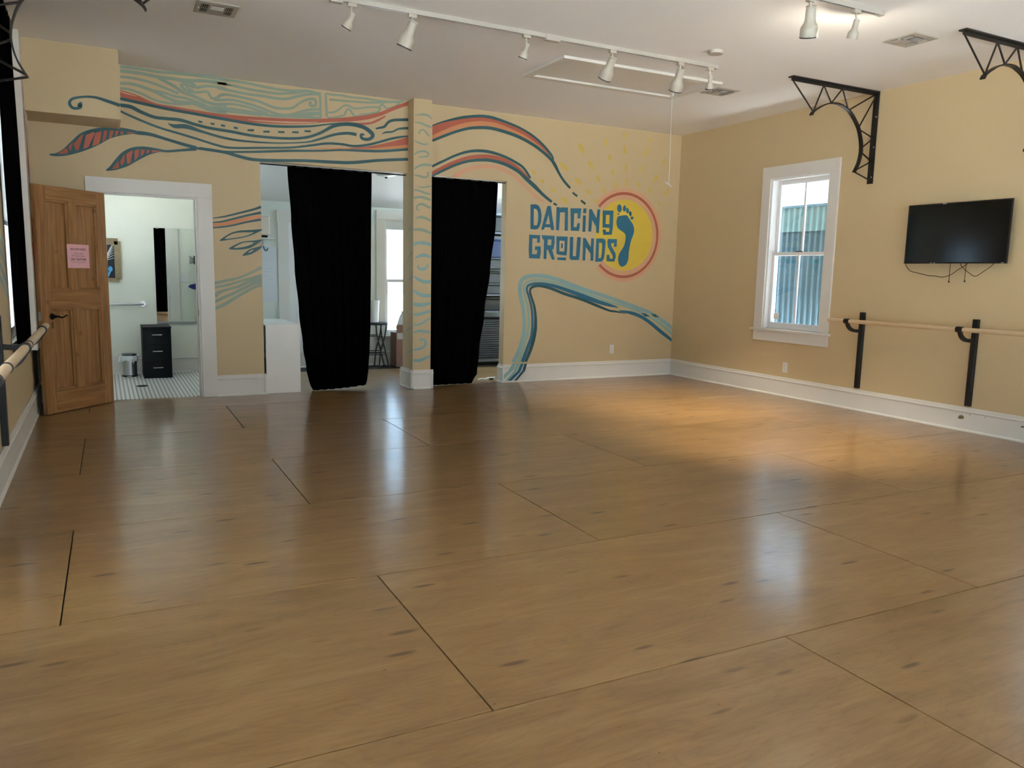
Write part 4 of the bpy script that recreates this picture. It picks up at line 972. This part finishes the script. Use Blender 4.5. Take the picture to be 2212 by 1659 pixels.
vent('white ceiling vent above the wood-grain mural at upper left', .843, 6.557); vent('white ceiling vent between the two iron brackets at upper right', 5.795, 4.41); vent('white ceiling vent just beyond the attic hatch', 5.757, 6.555)
det = thing('smoke_detector', 'round white smoke detector on the ceiling behind the track', 'smoke detector', (4.72, 5.46, HC))
obj('housing', MB().lathe([(.068, 0), (.068, -.012), (.062, -.026), (.03, -.032), (.002, -.033)], 28, Matrix.Translation((4.72, 5.46, HC - .0005))), M_TRACK, det, smooth=True)
# attic hatch
hx0, hx1, hy0, hy1 = 3.69, 5.51, 6.245, 7.045
hat = thing('attic_hatch', 'white attic hatch panel with a flat frame and hanging pull cord', 'hatch', ((hx0 + hx1)/2, (hy0 + hy1)/2, HC))
fw = .085
for a, b in (((hx0, hy0), (hx1, hy0 + fw)), ((hx0, hy1 - fw), (hx1, hy1)), ((hx0, hy0 + fw), (hx0 + fw, hy1 - fw)), ((hx1 - fw, hy0 + fw), (hx1, hy1 - fw))):
    obj('frame_board', MB().box((a[0], a[1], HC - .026), (b[0], b[1], HC - .0005)), M_TRIM, hat, bevel=.002)
obj('panel', MB().box((hx0 + fw + .004, hy0 + fw + .004, HC - .008), (hx1 - fw - .004, hy1 - fw - .004, HC - .001)), M_TRIM, hat)
for x in (hx0 + .04, hx0 + .10, hx1 - .10, hx1 - .04):
    for y in (hy0 + .12, hy1 - .16): obj('screw', MB().cyl((x, y, HC - .029), (x, y, HC - .0262 if x < hx0 + fw or x > hx1 - fw else HC - .008), .006, seg=8), M_SCREW, hat)
cord = obj('pull_cord', MB().tube([(5.318, 6.787, HC - .008), (5.325, 6.787, 2.9), (5.333, 6.787, 2.5), (5.331, 6.787, 2.34)], .0028, 6, 4), M_SCREW, hat, smooth=True)
obj('cord_handle', MB().tube([(5.279, 6.787, 2.356), (5.31, 6.787, 2.338), (5.34, 6.787, 2.326), (5.366, 6.787, 2.312)], .0085, 8, 3), M_SCREW, hat, smooth=True)

# ---- track lighting
TZ = HC - .032
def track(label, y, x0, x1, boxes):
    t = thing('light_track', label, 'light track', ((x0 + x1)/2, y, HC), group='ceiling light tracks')
    obj('rail', MB().box((x0, y - .018, TZ + .004), (x1, y + .018, HC - .0005)).box((x0, y - .018, TZ), (x1, y - .008, TZ + .004)).box((x0, y + .008, TZ), (x1, y + .018, TZ + .004)), M_TRACK, t)
    obj('slot', MB().box((x0 + .01, y - .008, TZ + .003), (x1 - .03, y + .008, TZ + .0039)), M_LAMPRIM, t)
    obj('end_cap', MB().box((x1, y - .021, TZ - .003), (x1 + .04, y + .021, HC - .0005)), M_TRACK, t, bevel=.003)
    for xb, w in boxes: obj('feed_box', MB().box((xb - w/2, y - .026, TZ - .016), (xb + w/2, y + .026, HC - .0005)), M_TRACK, t, bevel=.003)
track('long white ceiling track carrying six lamps near the attic hatch', 5.81, 1.25, 5.01, ((3.315, .13), (1.55, .09))); track('white ceiling track ending by the vent at upper right', 4.08, 1.9, 5.00, ((3.0, .12),))
def lamp(label, big, x, y, d, watt, spot=None, rim=True, size=.02):
    t = thing('track_lamp', label, 'spotlight', (x, y, TZ), group='track spotlights')
    d = Vector(d).normalized()
    obj('adapter', MB().box((x - .032, y - .017, TZ - .026), (x + .032, y + .017, TZ - .0005)), M_LAMP, t, bevel=.003)
    L = .205 if big else .125
    top = Vector((x + .012, y, TZ - (.045 if big else .062))); q = d.to_track_quat('Z', 'Y').to_matrix().to_4x4()
    if big: prof = [(.001, 0), (.030, 0), (.036, .006), (.036, .012), (.034, .014), (.036, .085), (.040, .105), (.055, .130), (.060, .145), (.060, .198), (.058, .2), (.056, .196), (.055, .15), (.03, .11), (.001, .10)]
    else: prof = [(.001, 0), (.018, 0), (.020, .004), (.020, .058), (.024, .068), (.036, .085), (.038, .095), (.038, .125), (.036, .122), (.034, .098), (.02, .075), (.001, .07)]
    M = Matrix.Translation(top) @ q
    sh = obj('shade', MB().lathe(prof, 24, M, cap=False), M_LAMP, t, smooth=True)
    r = .0605 if big else .0385
    obj('rim', MB().lathe([(r - .003, L - .012), (r, L - .012), (r, L - .004), (r - .003, L - .004)], 24, M, cap=False), M_LAMPRIM if rim else M_LAMP, sh, smooth=True)
    for k in range(6):
        a = k*math.pi/3; p = M @ Vector((.021*math.cos(a)*(1 if big else .55), .021*math.sin(a)*(1 if big else .55), -.0008))
        obj('vent_hole', MB().cyl(p, p + d*.0012, .0035 if big else .002, seg=6), M_LAMPRIM, sh)
    piv = top + d*(.075 if big else .045)
    obj('stem', MB().tube([(x, y, TZ - .024), (x - .004, y - .006, TZ - .05), tuple(piv + Vector((0, -.030 if big else -.018, 0)))], .008, 8, 4), M_LAMP, t, smooth=True)
    fac = M @ Vector((0, 0, .075 + (.04 if big else 0)))
    obj('bulb_face', MB().lathe([(.001, .012), (r - .016, .010), (r - .010, 0), (.001, -.002)], 20, Matrix.Translation(fac + d*.01) @ q), MATS.get('bulb_glass') or mat('bulb_glass', (.55, .54, .5), .15), sh, smooth=True)
    if watt:
        if spot:
            l = bpy.data.lights.new('bulb', 'SPOT'); l.spot_size = math.radians(spot[0]); l.spot_blend = spot[1]
        else: l = bpy.data.lights.new('bulb', 'POINT')
        l.energy = watt; l.color = (1.0, .88, .70); l.shadow_soft_size = size
        o = bpy.data.objects.new('bulb', l); COL.objects.link(o); o.parent = t
        pos = top + d*(L + .012) - Vector((x, y, TZ)); o.location = pos
        o.rotation_euler = d.to_track_quat('-Z', 'Y').to_euler()
LAMP_W = 24.0
lamp('small almond spotlight at the far left of the long track', False, 1.665, 5.81, (-.045, .05, -.10), 0)
lamp('large almond spotlight second from the left on the long track', True, 2.12, 5.81, (-.05, .06, -.17), 0)
lamp('small almond spotlight beside the feed box of the long track', False, 3.08, 5.81, (-.02, .04, -.10), 0)
lamp('large almond spotlight in front of the attic hatch, left of its pair', True, 3.905, 5.81, (-.01, .10, -.15), 0)
lamp('large almond spotlight in front of the pull cord', True, 4.63, 5.81, (.016, .075, -.13), 60, spot=(56, .9))
lamp('small almond spotlight at the right end of the long track', False, 4.97, 5.81, (.60, 1.05, -3.15), 1000, spot=(60, 1.0))
lamp('large almond spotlight cut by the top edge on the right track', True, 4.325, 4.08, (.90, .95, -3.1), 1150, spot=(64, 1.0))
lamp('small lit almond spotlight at the end of the right track', False, 4.775, 4.08, (.012, .035, -.09), LAMP_W, rim=False)

# ================================================================== BATHROOM
t = thing('wall_mirror', 'tall frameless mirror on the bathroom wall above the black drawers', 'mirror', (.85, YBATH, .63))
obj('glass', MB().box((.588, YBATH - .016, .66), (1.135, YBATH - .008, 1.838)), M_MIRROR, t)
obj('backing', MB().box((.59, YBATH - .0079, .662), (1.133, YBATH - .0005, 1.836)), M_BLACK, t)
obj('bottom_rail', MB().box((.586, YBATH - .035, .636), (1.137, YBATH - .0005, .66)), mat('grey_aluminium', (.28, .28, .29), .4, .6), t, bevel=.002)
obj('clip', MB().box((.615, YBATH - .022, 1.832), (.64, YBATH - .001, 1.852)), M_STEEL, t)
# painting in a stepped frame
t = thing('framed_painting', 'dark painting with white plumes in a stepped gold frame', 'painting', (0.0, YBATH, 1.155))
y_ = YBATH
def fbox(nm, x0, x1, z0, z1, d0, d1, m, par): return obj(nm, MB().box((x0, y_ - d1, z0), (x1, y_ - d0, z1)), m, par, bevel=.001)
for x0, x1, z0, z1 in ((-.16, .180, 1.61, 1.69), (-.16, .180, 1.155, 1.205), (-.2, -.14, 1.19, 1.655), (.135, .207, 1.19, 1.655)): fbox('frame_member', x0, x1, z0, z1, .0005, .03, M_GOLDFRAME, t)
fbox('canvas', -.14, .135, 1.205, 1.61, .0005, .012, M_ARTBG, t)
for k in range(7):
    a = .05 + k*.045
    obj('plume_stroke', MB().tube([(-.02 + .008*k, y_ - .0125, 1.36 + .012*k), (.05 + .006*k, y_ - .0125, 1.42 + .022*k), (.10 + .004*k, y_ - .0125, 1.44 + .030*k), (.132, y_ - .0125 - (.018 if k > 3 else 0), 1.45 + .032*k)], lambda s: .007*(1 - .7*s), 5, 5), M_ARTWHITE, t)
obj('blue_bird', MB().lathe([(.001, -.032), (.02, -.02), (.026, 0), (.018, .02), (.001, .034)], 14, Matrix.Translation((.085, y_ - .012, 1.315)) @ Matrix.Diagonal((1, .12, 1.1, 1))), M_ARTBLUE, t)
obj('blue_tail', MB().prism([(.075, y_ - .0125, 1.305), (.045, y_ - .0125, 1.225), (.065, y_ - .0125, 1.222), (.098, y_ - .0125, 1.298)], (0, -.0015, 0)), M_ARTBLUE, t)
t = thing('grab_bar', 'brushed steel grab bar on the bathroom wall left of the mirror', 'grab bar', (.1, YBATH, .885))
obj('bar', MB().tube([(-.25, y_ - .001, .885), (-.25, y_ - .06, .885), (.02, y_ - .06, .885), (.40, y_ - .06, .885), (.43, y_ - .055, .885), (.43, y_ - .001, .885)], .016, 12, 1), M_STEEL, t, smooth=True)
for x in (-.25, .43): obj('flange', MB().cyl((x, y_ - .0005, .885), (x, y_ - .012, .885), .038, seg=24), M_STEEL, t, smooth=True, bevel=.003)
# drawers
t = thing('drawer_unit', 'small black three-drawer cabinet under the bathroom mirror', 'cabinet', (.55, 10.6, .007))
x0, x1, ya, yb_, z1 = .392, .708, 10.42, 10.93, .632
obj('carcass', MB().box((x0, ya + .018, .008), (x1, yb_, z1 - .018)).box((x0 - .004, ya - .003, z1 - .018), (x1 + .004, yb_, z1)), M_BLACKWOOD, t, bevel=.002)
for k in range(3):
    za = .016 + k*.2; d = obj('drawer', MB().box((x0 + .003, ya, za), (x1 - .003, ya + .017, za + .194)), M_BLACKWOOD, t, bevel=.002)
    obj('handle', MB().tube([((x0+x1)/2 - .052, ya, za + .122), ((x0+x1)/2 - .052, ya - .02, za + .122), ((x0+x1)/2 + .052, ya - .02, za + .122), ((x0+x1)/2 + .052, ya, za + .122)], .005, 8, 1), M_STEEL, d)
# pedal bin
t = thing('waste_bin', 'small steel pedal bin with a white liner by the black drawers', 'waste bin', (.245, 10.72, .007))
cx, cyb = .245, 10.72
obj('body', MB().lathe([(.082, 0), (.082, .22), (.084, .235)], 28, Matrix.Translation((cx, cyb, .022))), M_STEEL, t, smooth=True)
obj('base_ring', MB().lathe([(.086, 0), (.088, .004), (.086, .018), (.083, .019)], 28, Matrix.Translation((cx, cyb, .0075))), M_BLACK, t, smooth=True)
obj('back_strip', MB().box((cx + .05, cyb - .075, .02), (cx + .078, cyb - .045, .2)), M_BLACK, t, bevel=.008)
obj('lid', MB().lathe([(.088, 0), (.089, .012), (.075, .022), (.001, .028)], 28, Matrix.Translation((cx, cyb, .268))), mat('dark_steel', (.2, .2, .22), .2, .9), t, smooth=True)
obj('pedal', MB().lathe([(.03, 0), (.03, .008), (.001, .012)], 16, Matrix.Translation((cx - .01, cyb - .09, .01))), M_STEEL, t, smooth=True)
bag = MB(); n = 40; rr = random.Random(3); drop = [0.045 + .03*math.sin(2*math.pi*k/n*2 + 1) + .075*max(0, math.cos(2*math.pi*k/n + .9))**2 + rr.uniform(-.006, .006) for k in range(n)]
rings = []
for j in range(7):
    s = j/6
    rings.append([(cx + (.0865 + .010*math.sin(math.pi*s) + .003*math.sin(9*k/n*6.28))*math.cos(2*math.pi*k/n), cyb + (.0865 + .010*math.sin(math.pi*s) + .003*math.sin(9*k/n*6.28))*math.sin(2*math.pi*k/n), .266 - drop[k]*s) for k in range(n)])
bag.ring_loft(rings, cap=False)
obj('liner', bag, M_BAG, t, smooth=True)
obj('liner_knot', MB().tube([(cx - .085, cyb - .02, .262), (cx - .108, cyb - .03, .25), (cx - .118, cyb - .035, .22), (cx - .122, cyb - .035, .195)], lambda s: .010 + .010*s, 8, 4), M_BAG, t, smooth=True)
obj('liner_knot', MB().tube([(cx + .08, cyb - .02, .262), (cx + .098, cyb - .03, .272), (cx + .108, cyb - .035, .262)], lambda s: .010 + .006*s, 8, 4), M_BAG, t, smooth=True)
t = thing('floor_drain', 'round dark floor drain in the striped bathroom tiles', 'drain', (.34, 9.78, .007))
obj('grate', MB().lathe([(.055, 0), (.055, .003), (.048, .004), (.001, .0035)], 24, Matrix.Translation((.34, 9.78, .0075))), M_GRILLE, t, smooth=True)
obj('drain_ring', MB().lathe([(.056, 0), (.062, 0), (.062, .0035), (.056, .0045)], 24, Matrix.Translation((.34, 9.78, .0075)), cap=False), M_IRON, t, smooth=True)
# things on the near bathroom wall, seen in the mirror
yn = YB + WT + .012
t = thing('light_switch', 'white triple light switch reflected in the bathroom mirror', 'light switch', (1.09, yn, 1.2))
obj('plate', MB().box((1.02, yn + .0005, 1.135), (1.165, yn + .007, 1.265)), M_PLASTIC, t, bevel=.002)
for x in (1.047, 1.0925, 1.138): obj('toggle', MB().box((x - .005, yn + .007, 1.19), (x + .005, yn + .018, 1.208)), M_PLASTIC, t)
t = thing('broom', 'pine-handled broom hanging in the bathroom corner', 'broom', (1.255, yn + .03, .4))
obj('handle', MB().cyl((1.255, yn + .035, .30), (1.275, yn + .035, 1.46), .011, seg=10), M_OAKSTICK, t, smooth=True)
obj('head', MB().box((1.24, yn + .012, 1.40), (1.37, yn + .07, 1.53)), M_BLACK, t, bevel=.006)
for k in range(9): obj('bristle', MB().tube([(1.245, yn + .03, 1.42 + .008*k), (1.205, yn + .03, 1.415 + .012*k), (1.18 - .004*(k % 3), yn + .035, 1.40 + .016*k)], .0025, 5, 3), M_BLACK, t)
t = thing('dustpan', 'dark blue plastic dustpan hanging in the bathroom corner', 'dustpan', (1.33, yn + .10, 1.0))
obj('pan', MB().prism([(1.14, yn + .09, 1.06), (1.17, yn + .09, 1.095), (1.30, yn + .09, 1.125), (1.37, yn + .09, 1.115), (1.37, yn + .09, 1.085), (1.30, yn + .09, 1.06), (1.28, yn + .09, 1.01), (1.20, yn + .09, 1.03)], (0, .05, 0)), M_BLUE, t, bevel=.006)
obj('grip', MB().tube([(1.30, yn + .115, 1.06), (1.315, yn + .115, 1.02), (1.345, yn + .115, .995)], .012, 8, 4), M_BLUE, t, smooth=True)
t = thing('bathroom_lamp', 'round white ceiling lamp of the bathroom', 'ceiling lamp', (-.1, 9.15, zl(9.15)))
obj('diffuser', MB().lathe([(.13, 0), (.135, -.02), (.11, -.05), (.05, -.07), (.001, -.075)], 24, Matrix.Translation((-.1, 9.15, zl(9.15) - .03))), mat('lit_opal_glass', (.8, .8, .78), .4, emit=((1, .93, .84), 3.0)), t, smooth=True)
obj('base', MB().cyl((-.1, 9.15, zl(9.15) - .035), (-.1, 9.15, zl(9.15) + .02), .10, seg=24), M_PLASTIC, t)
l = bpy.data.lights.new('bathroom_bulb', 'POINT'); l.energy = 3.5; l.color = (1, .97, .90); l.shadow_soft_size = .12
o = bpy.data.objects.new('bathroom_bulb', l); COL.objects.link(o); o.parent = t; o.location = (0, 0, -.20)

# ================================================================== LOBBY BEYOND THE OPENINGS
t = thing('shelf_unit', 'low white laminate shelf unit standing in the opening', 'shelf unit', (1.73, 9.3, 0))
x0, x1, ya, yb_ = 1.545, 1.915, 8.815, 9.83
obj('end_panel', MB().box((x0, ya, .001), (x1, ya + .018, .757)), M_WHITE, t, bevel=.001)
obj('end_panel', MB().box((x0, yb_ - .018, .001), (x1, yb_, .757)), M_WHITE, t, bevel=.001)
obj('top_board', MB().box((x0, ya + .0185, .739), (x1, yb_ - .0185, .757)), M_WHITE, t)
obj('back_panel', MB().box((x1 - .012, ya + .0185, .06), (x1 - .002, yb_ - .0185, .738)), M_WHITE, t)
for z in (.05, .39): obj('shelf_board', MB().box((x0 + .003, ya + .0185, z), (x1 - .013, yb_ - .0185, z + .018)), M_WHITE, t)
for x in (x0 + .02, x1 - .02):
    for z in (.02, .738): obj('screw', MB().cyl((x, ya - .001, z), (x, ya + .002, z), .005, seg=8), M_STEEL, t)
# closed door on the lobby wall
t = thing('door_2', None, None, (2.6, YLOB, 0)); tag(t, **S)
yl = YLOB
obj('casing_board', MB().box((2.125, yl - .022, 0), (2.265, yl - .001, 1.995)), M_TRIM, t, bevel=.002); obj('casing_board', MB().box((3.06, yl - .022, 0), (3.20, yl - .001, 1.995)), M_TRIM, t, bevel=.002)
obj('casing_head', MB().box((2.115, yl - .026, 1.995), (3.21, yl - .001, 2.15)), M_TRIM, t, bevel=.002)
lf = obj('leaf', MB().box((2.268, yl - .012, .012), (3.057, yl - .001, 1.99)), M_WIN, t, bevel=.002)
for za, zb in ((.25, .9), (1.05, 1.85)):
    for xa, xb in ((2.36, 2.62), (2.71, 2.97)): obj('panel', MB().box((xa, yl - .0165, za), (xb, yl - .0122, zb)), M_WIN, t, bevel=.003)
# wall device on its shelf, hook, whiteboard
t = thing('wall_shelf', 'tiny white wall shelf with a hook below the cream device', 'shelf', (1.98, yl, 1.70))
obj('board', MB().box((1.80, yl - .16, 1.752), (2.075, yl - .001, 1.77)), M_WHITE, t, bevel=.002)
obj('bracket', MB().prism([(1.92, yl - .001, 1.752), (1.92, yl - .13, 1.752), (1.92, yl - .001, 1.66)], (.014, 0, 0)), M_WHITE, t)
obj('hook', MB().tube([(1.935, yl - .02, 1.66), (1.94, yl - .04, 1.62), (1.955, yl - .055, 1.60), (1.975, yl - .055, 1.605), (1.985, yl - .05, 1.635)], .006, 8, 4), M_BRONZE, t, smooth=True)
t = thing('desk_speaker', 'cream plastic speaker standing on the tiny lobby shelf', 'speaker', (1.95, yl - .08, 1.771))
obj('body', MB().box((1.80, yl - .145, 1.80), (2.005, yl - .02, 2.05)), mat('cream_plastic', (.72, .63, .53), .45), t, bevel=.02, seg=3)
obj('foot', MB().box((1.83, yl - .125, 1.771), (1.975, yl - .04, 1.80)), M_BRONZE, t, bevel=.006)
t = thing('whiteboard', 'white marker board on the lobby wall beside the door', 'whiteboard', (1.85, yl, .92))
obj('panel', MB().box((1.60, yl - .012, .915), (2.108, yl - .001, 1.655)), M_WHITEBOARD, t, bevel=.002)
r_ = random.Random(11)
for k, z in enumerate((1.47, 1.36, 1.33, 1.26, 1.22)):
    xa = 1.94 + r_.uniform(-.02, .02); n = 8
    obj('marker_scribble', MB().tube([(xa + .013*q, yl - .0135, z + r_.uniform(-.008, .008)) for q in range(n)], .0014, 4, 3), mat('faint_grey_ink', (.38, .42, .5), .7), t)
# folding stool with a white bin on it
t = thing('folding_stool', 'black folding stool in front of the lobby window', 'stool', (3.40, 10.75, 0))
obj('seat', MB().lathe([(.001, 0), (.16, 0), (.168, .008), (.168, .022), (.155, .034), (.001, .036)], 28, Matrix.Translation((3.385, 10.72, .615))), M_BLACK, t, smooth=True)
for s in (-1, 1):
    ys = 10.72 + s*.11
    obj('leg', MB().tube([(3.545, ys, .012), (3.49, ys, .25), (3.44, ys, .45), (3.425, ys, .615)], .0105, 8, 4), M_BLACK, t, smooth=True)
    obj('leg', MB().tube([(3.40, ys, .012), (3.425, ys, .25), (3.48, ys, .45), (3.505, ys, .612)], .0105, 8, 4), M_BLACK, t, smooth=True)
    obj('leg', MB().tube([(3.225, ys, .012), (3.25, ys, .3), (3.27, ys, .615)], .0105, 8, 4), M_BLACK, t, smooth=True)
    for xx in (3.545, 3.40, 3.225): obj('foot_cap', MB().cyl((xx, ys, .001), (xx, ys, .03), .014, seg=10), M_BLACK, t)
    for z in (.20, .235, .46): obj('rung', MB().cyl((3.235, ys, z), (3.50 if z < .3 else 3.44, ys, z), .007, seg=8), M_BLACK, t)
for z in (.22, .44): obj('cross_rung', MB().cyl((3.41 if z < .3 else 3.47, 10.61, z), (3.41 if z < .3 else 3.47, 10.83, z), .007, seg=8), M_BLACK, t)
t = thing('paper_bin', 'tall white plastic bin standing on the black stool', 'bin', (3.33, 10.72, .652))
obj('wall', MB().lathe([(.001, 0), (.085, 0), (.098, .30), (.101, .305), (.097, .305), (.084, .006), (.001, .006)], 24, Matrix.Translation((3.335, 10.72, .6525)), cap=False), M_PLASTIC, t, smooth=True)
# carton with tape and a bag on top
t = thing('carton', 'tall brown cardboard carton below the lobby window', 'carton', (3.85, 10.80, 0))
obj('box', MB().box((3.69, 10.72, .001), (4.0, 10.98, .49)), M_CARD, t, bevel=.002)
obj('shipping_label', MB().box((3.70, 10.7185, .40), (3.99, 10.7195, .49)), mat('pale_label', (.42, .36, .34), .6), t)
obj('flap', MB().box((3.69, 10.60, .488), (4.0, 10.72, .494), Matrix.Translation((0, 10.72, .49)) @ Matrix.Rotation(math.radians(-78), 4, 'X') @ Matrix.Translation((0, -10.72, -.49))), M_CARD, t)
for x in (3.79, 3.86): obj('printed_mark', MB().box((x, 10.717, .42), (x + .03, 10.7184, .47)), mat('grey_print', (.2, .17, .17), .6), t)
t = thing('plastic_bag', 'crumpled white plastic bag on top of the brown carton', 'bag', (3.86, 10.85, .50))
bm = MB(); n = 20; rr = random.Random(9); rings = []
for j, (r0, z) in enumerate(((.10, .0), (.125, .06), (.11, .14), (.075, .22), (.045, .27), (.05, .30))):
    rings.append([(3.86 + r0*(1 + rr.uniform(-.14, .14))*math.cos(2*math.pi*k/n), 10.86 + .8*r0*(1 + rr.uniform(-.14, .14))*math.sin(2*math.pi*k/n), .4945 + z) for k in range(n)])
obj('bag_body', bm.ring_loft(rings), M_BAG, t, smooth=True)
# lobby ceiling light
t = thing('lobby_lamp', 'small white dome lamp on the sloping lobby ceiling', 'ceiling lamp', (3.12, 9.45, zl(9.45)))
obj('dome', MB().lathe([(.14, .03), (.14, -.01), (.11, -.04), (.05, -.055), (.001, -.058)], 24, Matrix.Translation((3.12, 9.45, zl(9.45)))), M_PLASTIC, t, smooth=True)
obj('finial', MB().lathe([(.018, 0), (.016, -.012), (.001, -.02)], 12, Matrix.Translation((3.12, 9.45, zl(9.45) - .058))), M_IRON, t, smooth=True)
lm2 = copy_tree(t); lm2['label'] = 'unseen dome lamp added behind the sun wall to brighten the lobby'; lm2.location = (6.45, 9.5, zl(9.5))  # second dome, unseen, added as cool fill light for the lobby
l = bpy.data.lights.new('lobby_fill_light', 'POINT'); l.energy = 300; l.color = (.48, .72, 1.0); l.shadow_soft_size = .12
o = bpy.data.objects.new('lobby_fill_light', l); COL.objects.link(o); o.parent = lm2; o.location = (0, 0, -.22)
# storage rack glimpsed past the second curtain
t = thing('storage_rack', 'tall dark storage rack glimpsed beside the second curtain', 'rack', (5.2, 10.6, 0))
for x in (4.75, 5.75):
    for y in (10.35, 10.95): obj('upright', MB().box((x - .02, y - .02, .001), (x + .02, y + .02, 2.05)), M_BLACK, t)
SHZ = (.12, .80, 1.04, 1.40, 1.93)
for z in SHZ: obj('shelf_board', MB().box((4.73, 10.32, z), (5.77, 10.98, z + .025)), mat('grey_shelf_paint', (.10, .105, .12), .5) if z in (.80, 1.04, 1.93) else M_BLACK, t)
def bin_(label, x0, x1, z0, z1, m, name='storage_bin', cat='storage bin'):
    b = thing(name, label, cat, ((x0 + x1)/2, 10.6, z0), group='bins on the storage rack')
    obj('body', MB().box((x0, 10.36, z0 + .001), (x1, 10.93, z1 - .025)), m, b, bevel=.012)
    obj('lid', MB().box((x0 - .008, 10.345, z1 - .0245), (x1 + .008, 10.94, z1)), m, b, bevel=.005)
bin_('black storage bin on the second shelf of the rack', 4.8, 5.7, .826, 1.02, M_BLACK); bin_('lower grey storage bin on the middle shelf of the rack', 4.8, 5.7, 1.066, 1.22, M_SHELFBIN); bin_('upper grey storage bin on the middle shelf of the rack', 4.8, 5.7, 1.222, 1.39, M_SHELFBIN)
bin_('lower grey storage bin on the fourth shelf of the rack', 4.8, 5.7, 1.426, 1.59, M_SHELFBIN); bin_('slate blue fabric bin near the top of the rack', 4.8, 5.7, 1.592, 1.86, M_SHELFBLUE); bin_('black storage bin on the very top of the rack', 4.8, 5.7, 1.956, 2.20, M_BLACK)
cr = thing('slatted_crate', 'dark slatted crate at the bottom of the storage rack', 'crate', (5.2, 10.6, .146))
obj('core', MB().box((4.82, 10.37, .146), (5.70, 10.92, .70)), M_BLACK, cr)
for k in range(17): obj('slat', MB().box((4.80, 10.345, .152 + .032*k), (5.72, 10.369, .172 + .032*k)), M_SHELFBIN, cr)
t = thing('floor_cable', 'short white cable lying on the floor beyond the second curtain', 'cable', (4.35, 9.2, 0))
obj('cord', MB().tube([(4.23, 9.10, .006), (4.30, 9.16, .008), (4.36, 9.15, .006), (4.44, 9.22, .006), (4.55, 9.25, .006)], .005, 8, 5), M_PLASTIC, t, smooth=True)
obj('plug', MB().box((4.39, 9.05, .001), (4.43, 9.10, .022)), M_BLACK, t, bevel=.004)

for o in list(bpy.data.objects):
    if '_world' in o: del o['_world']
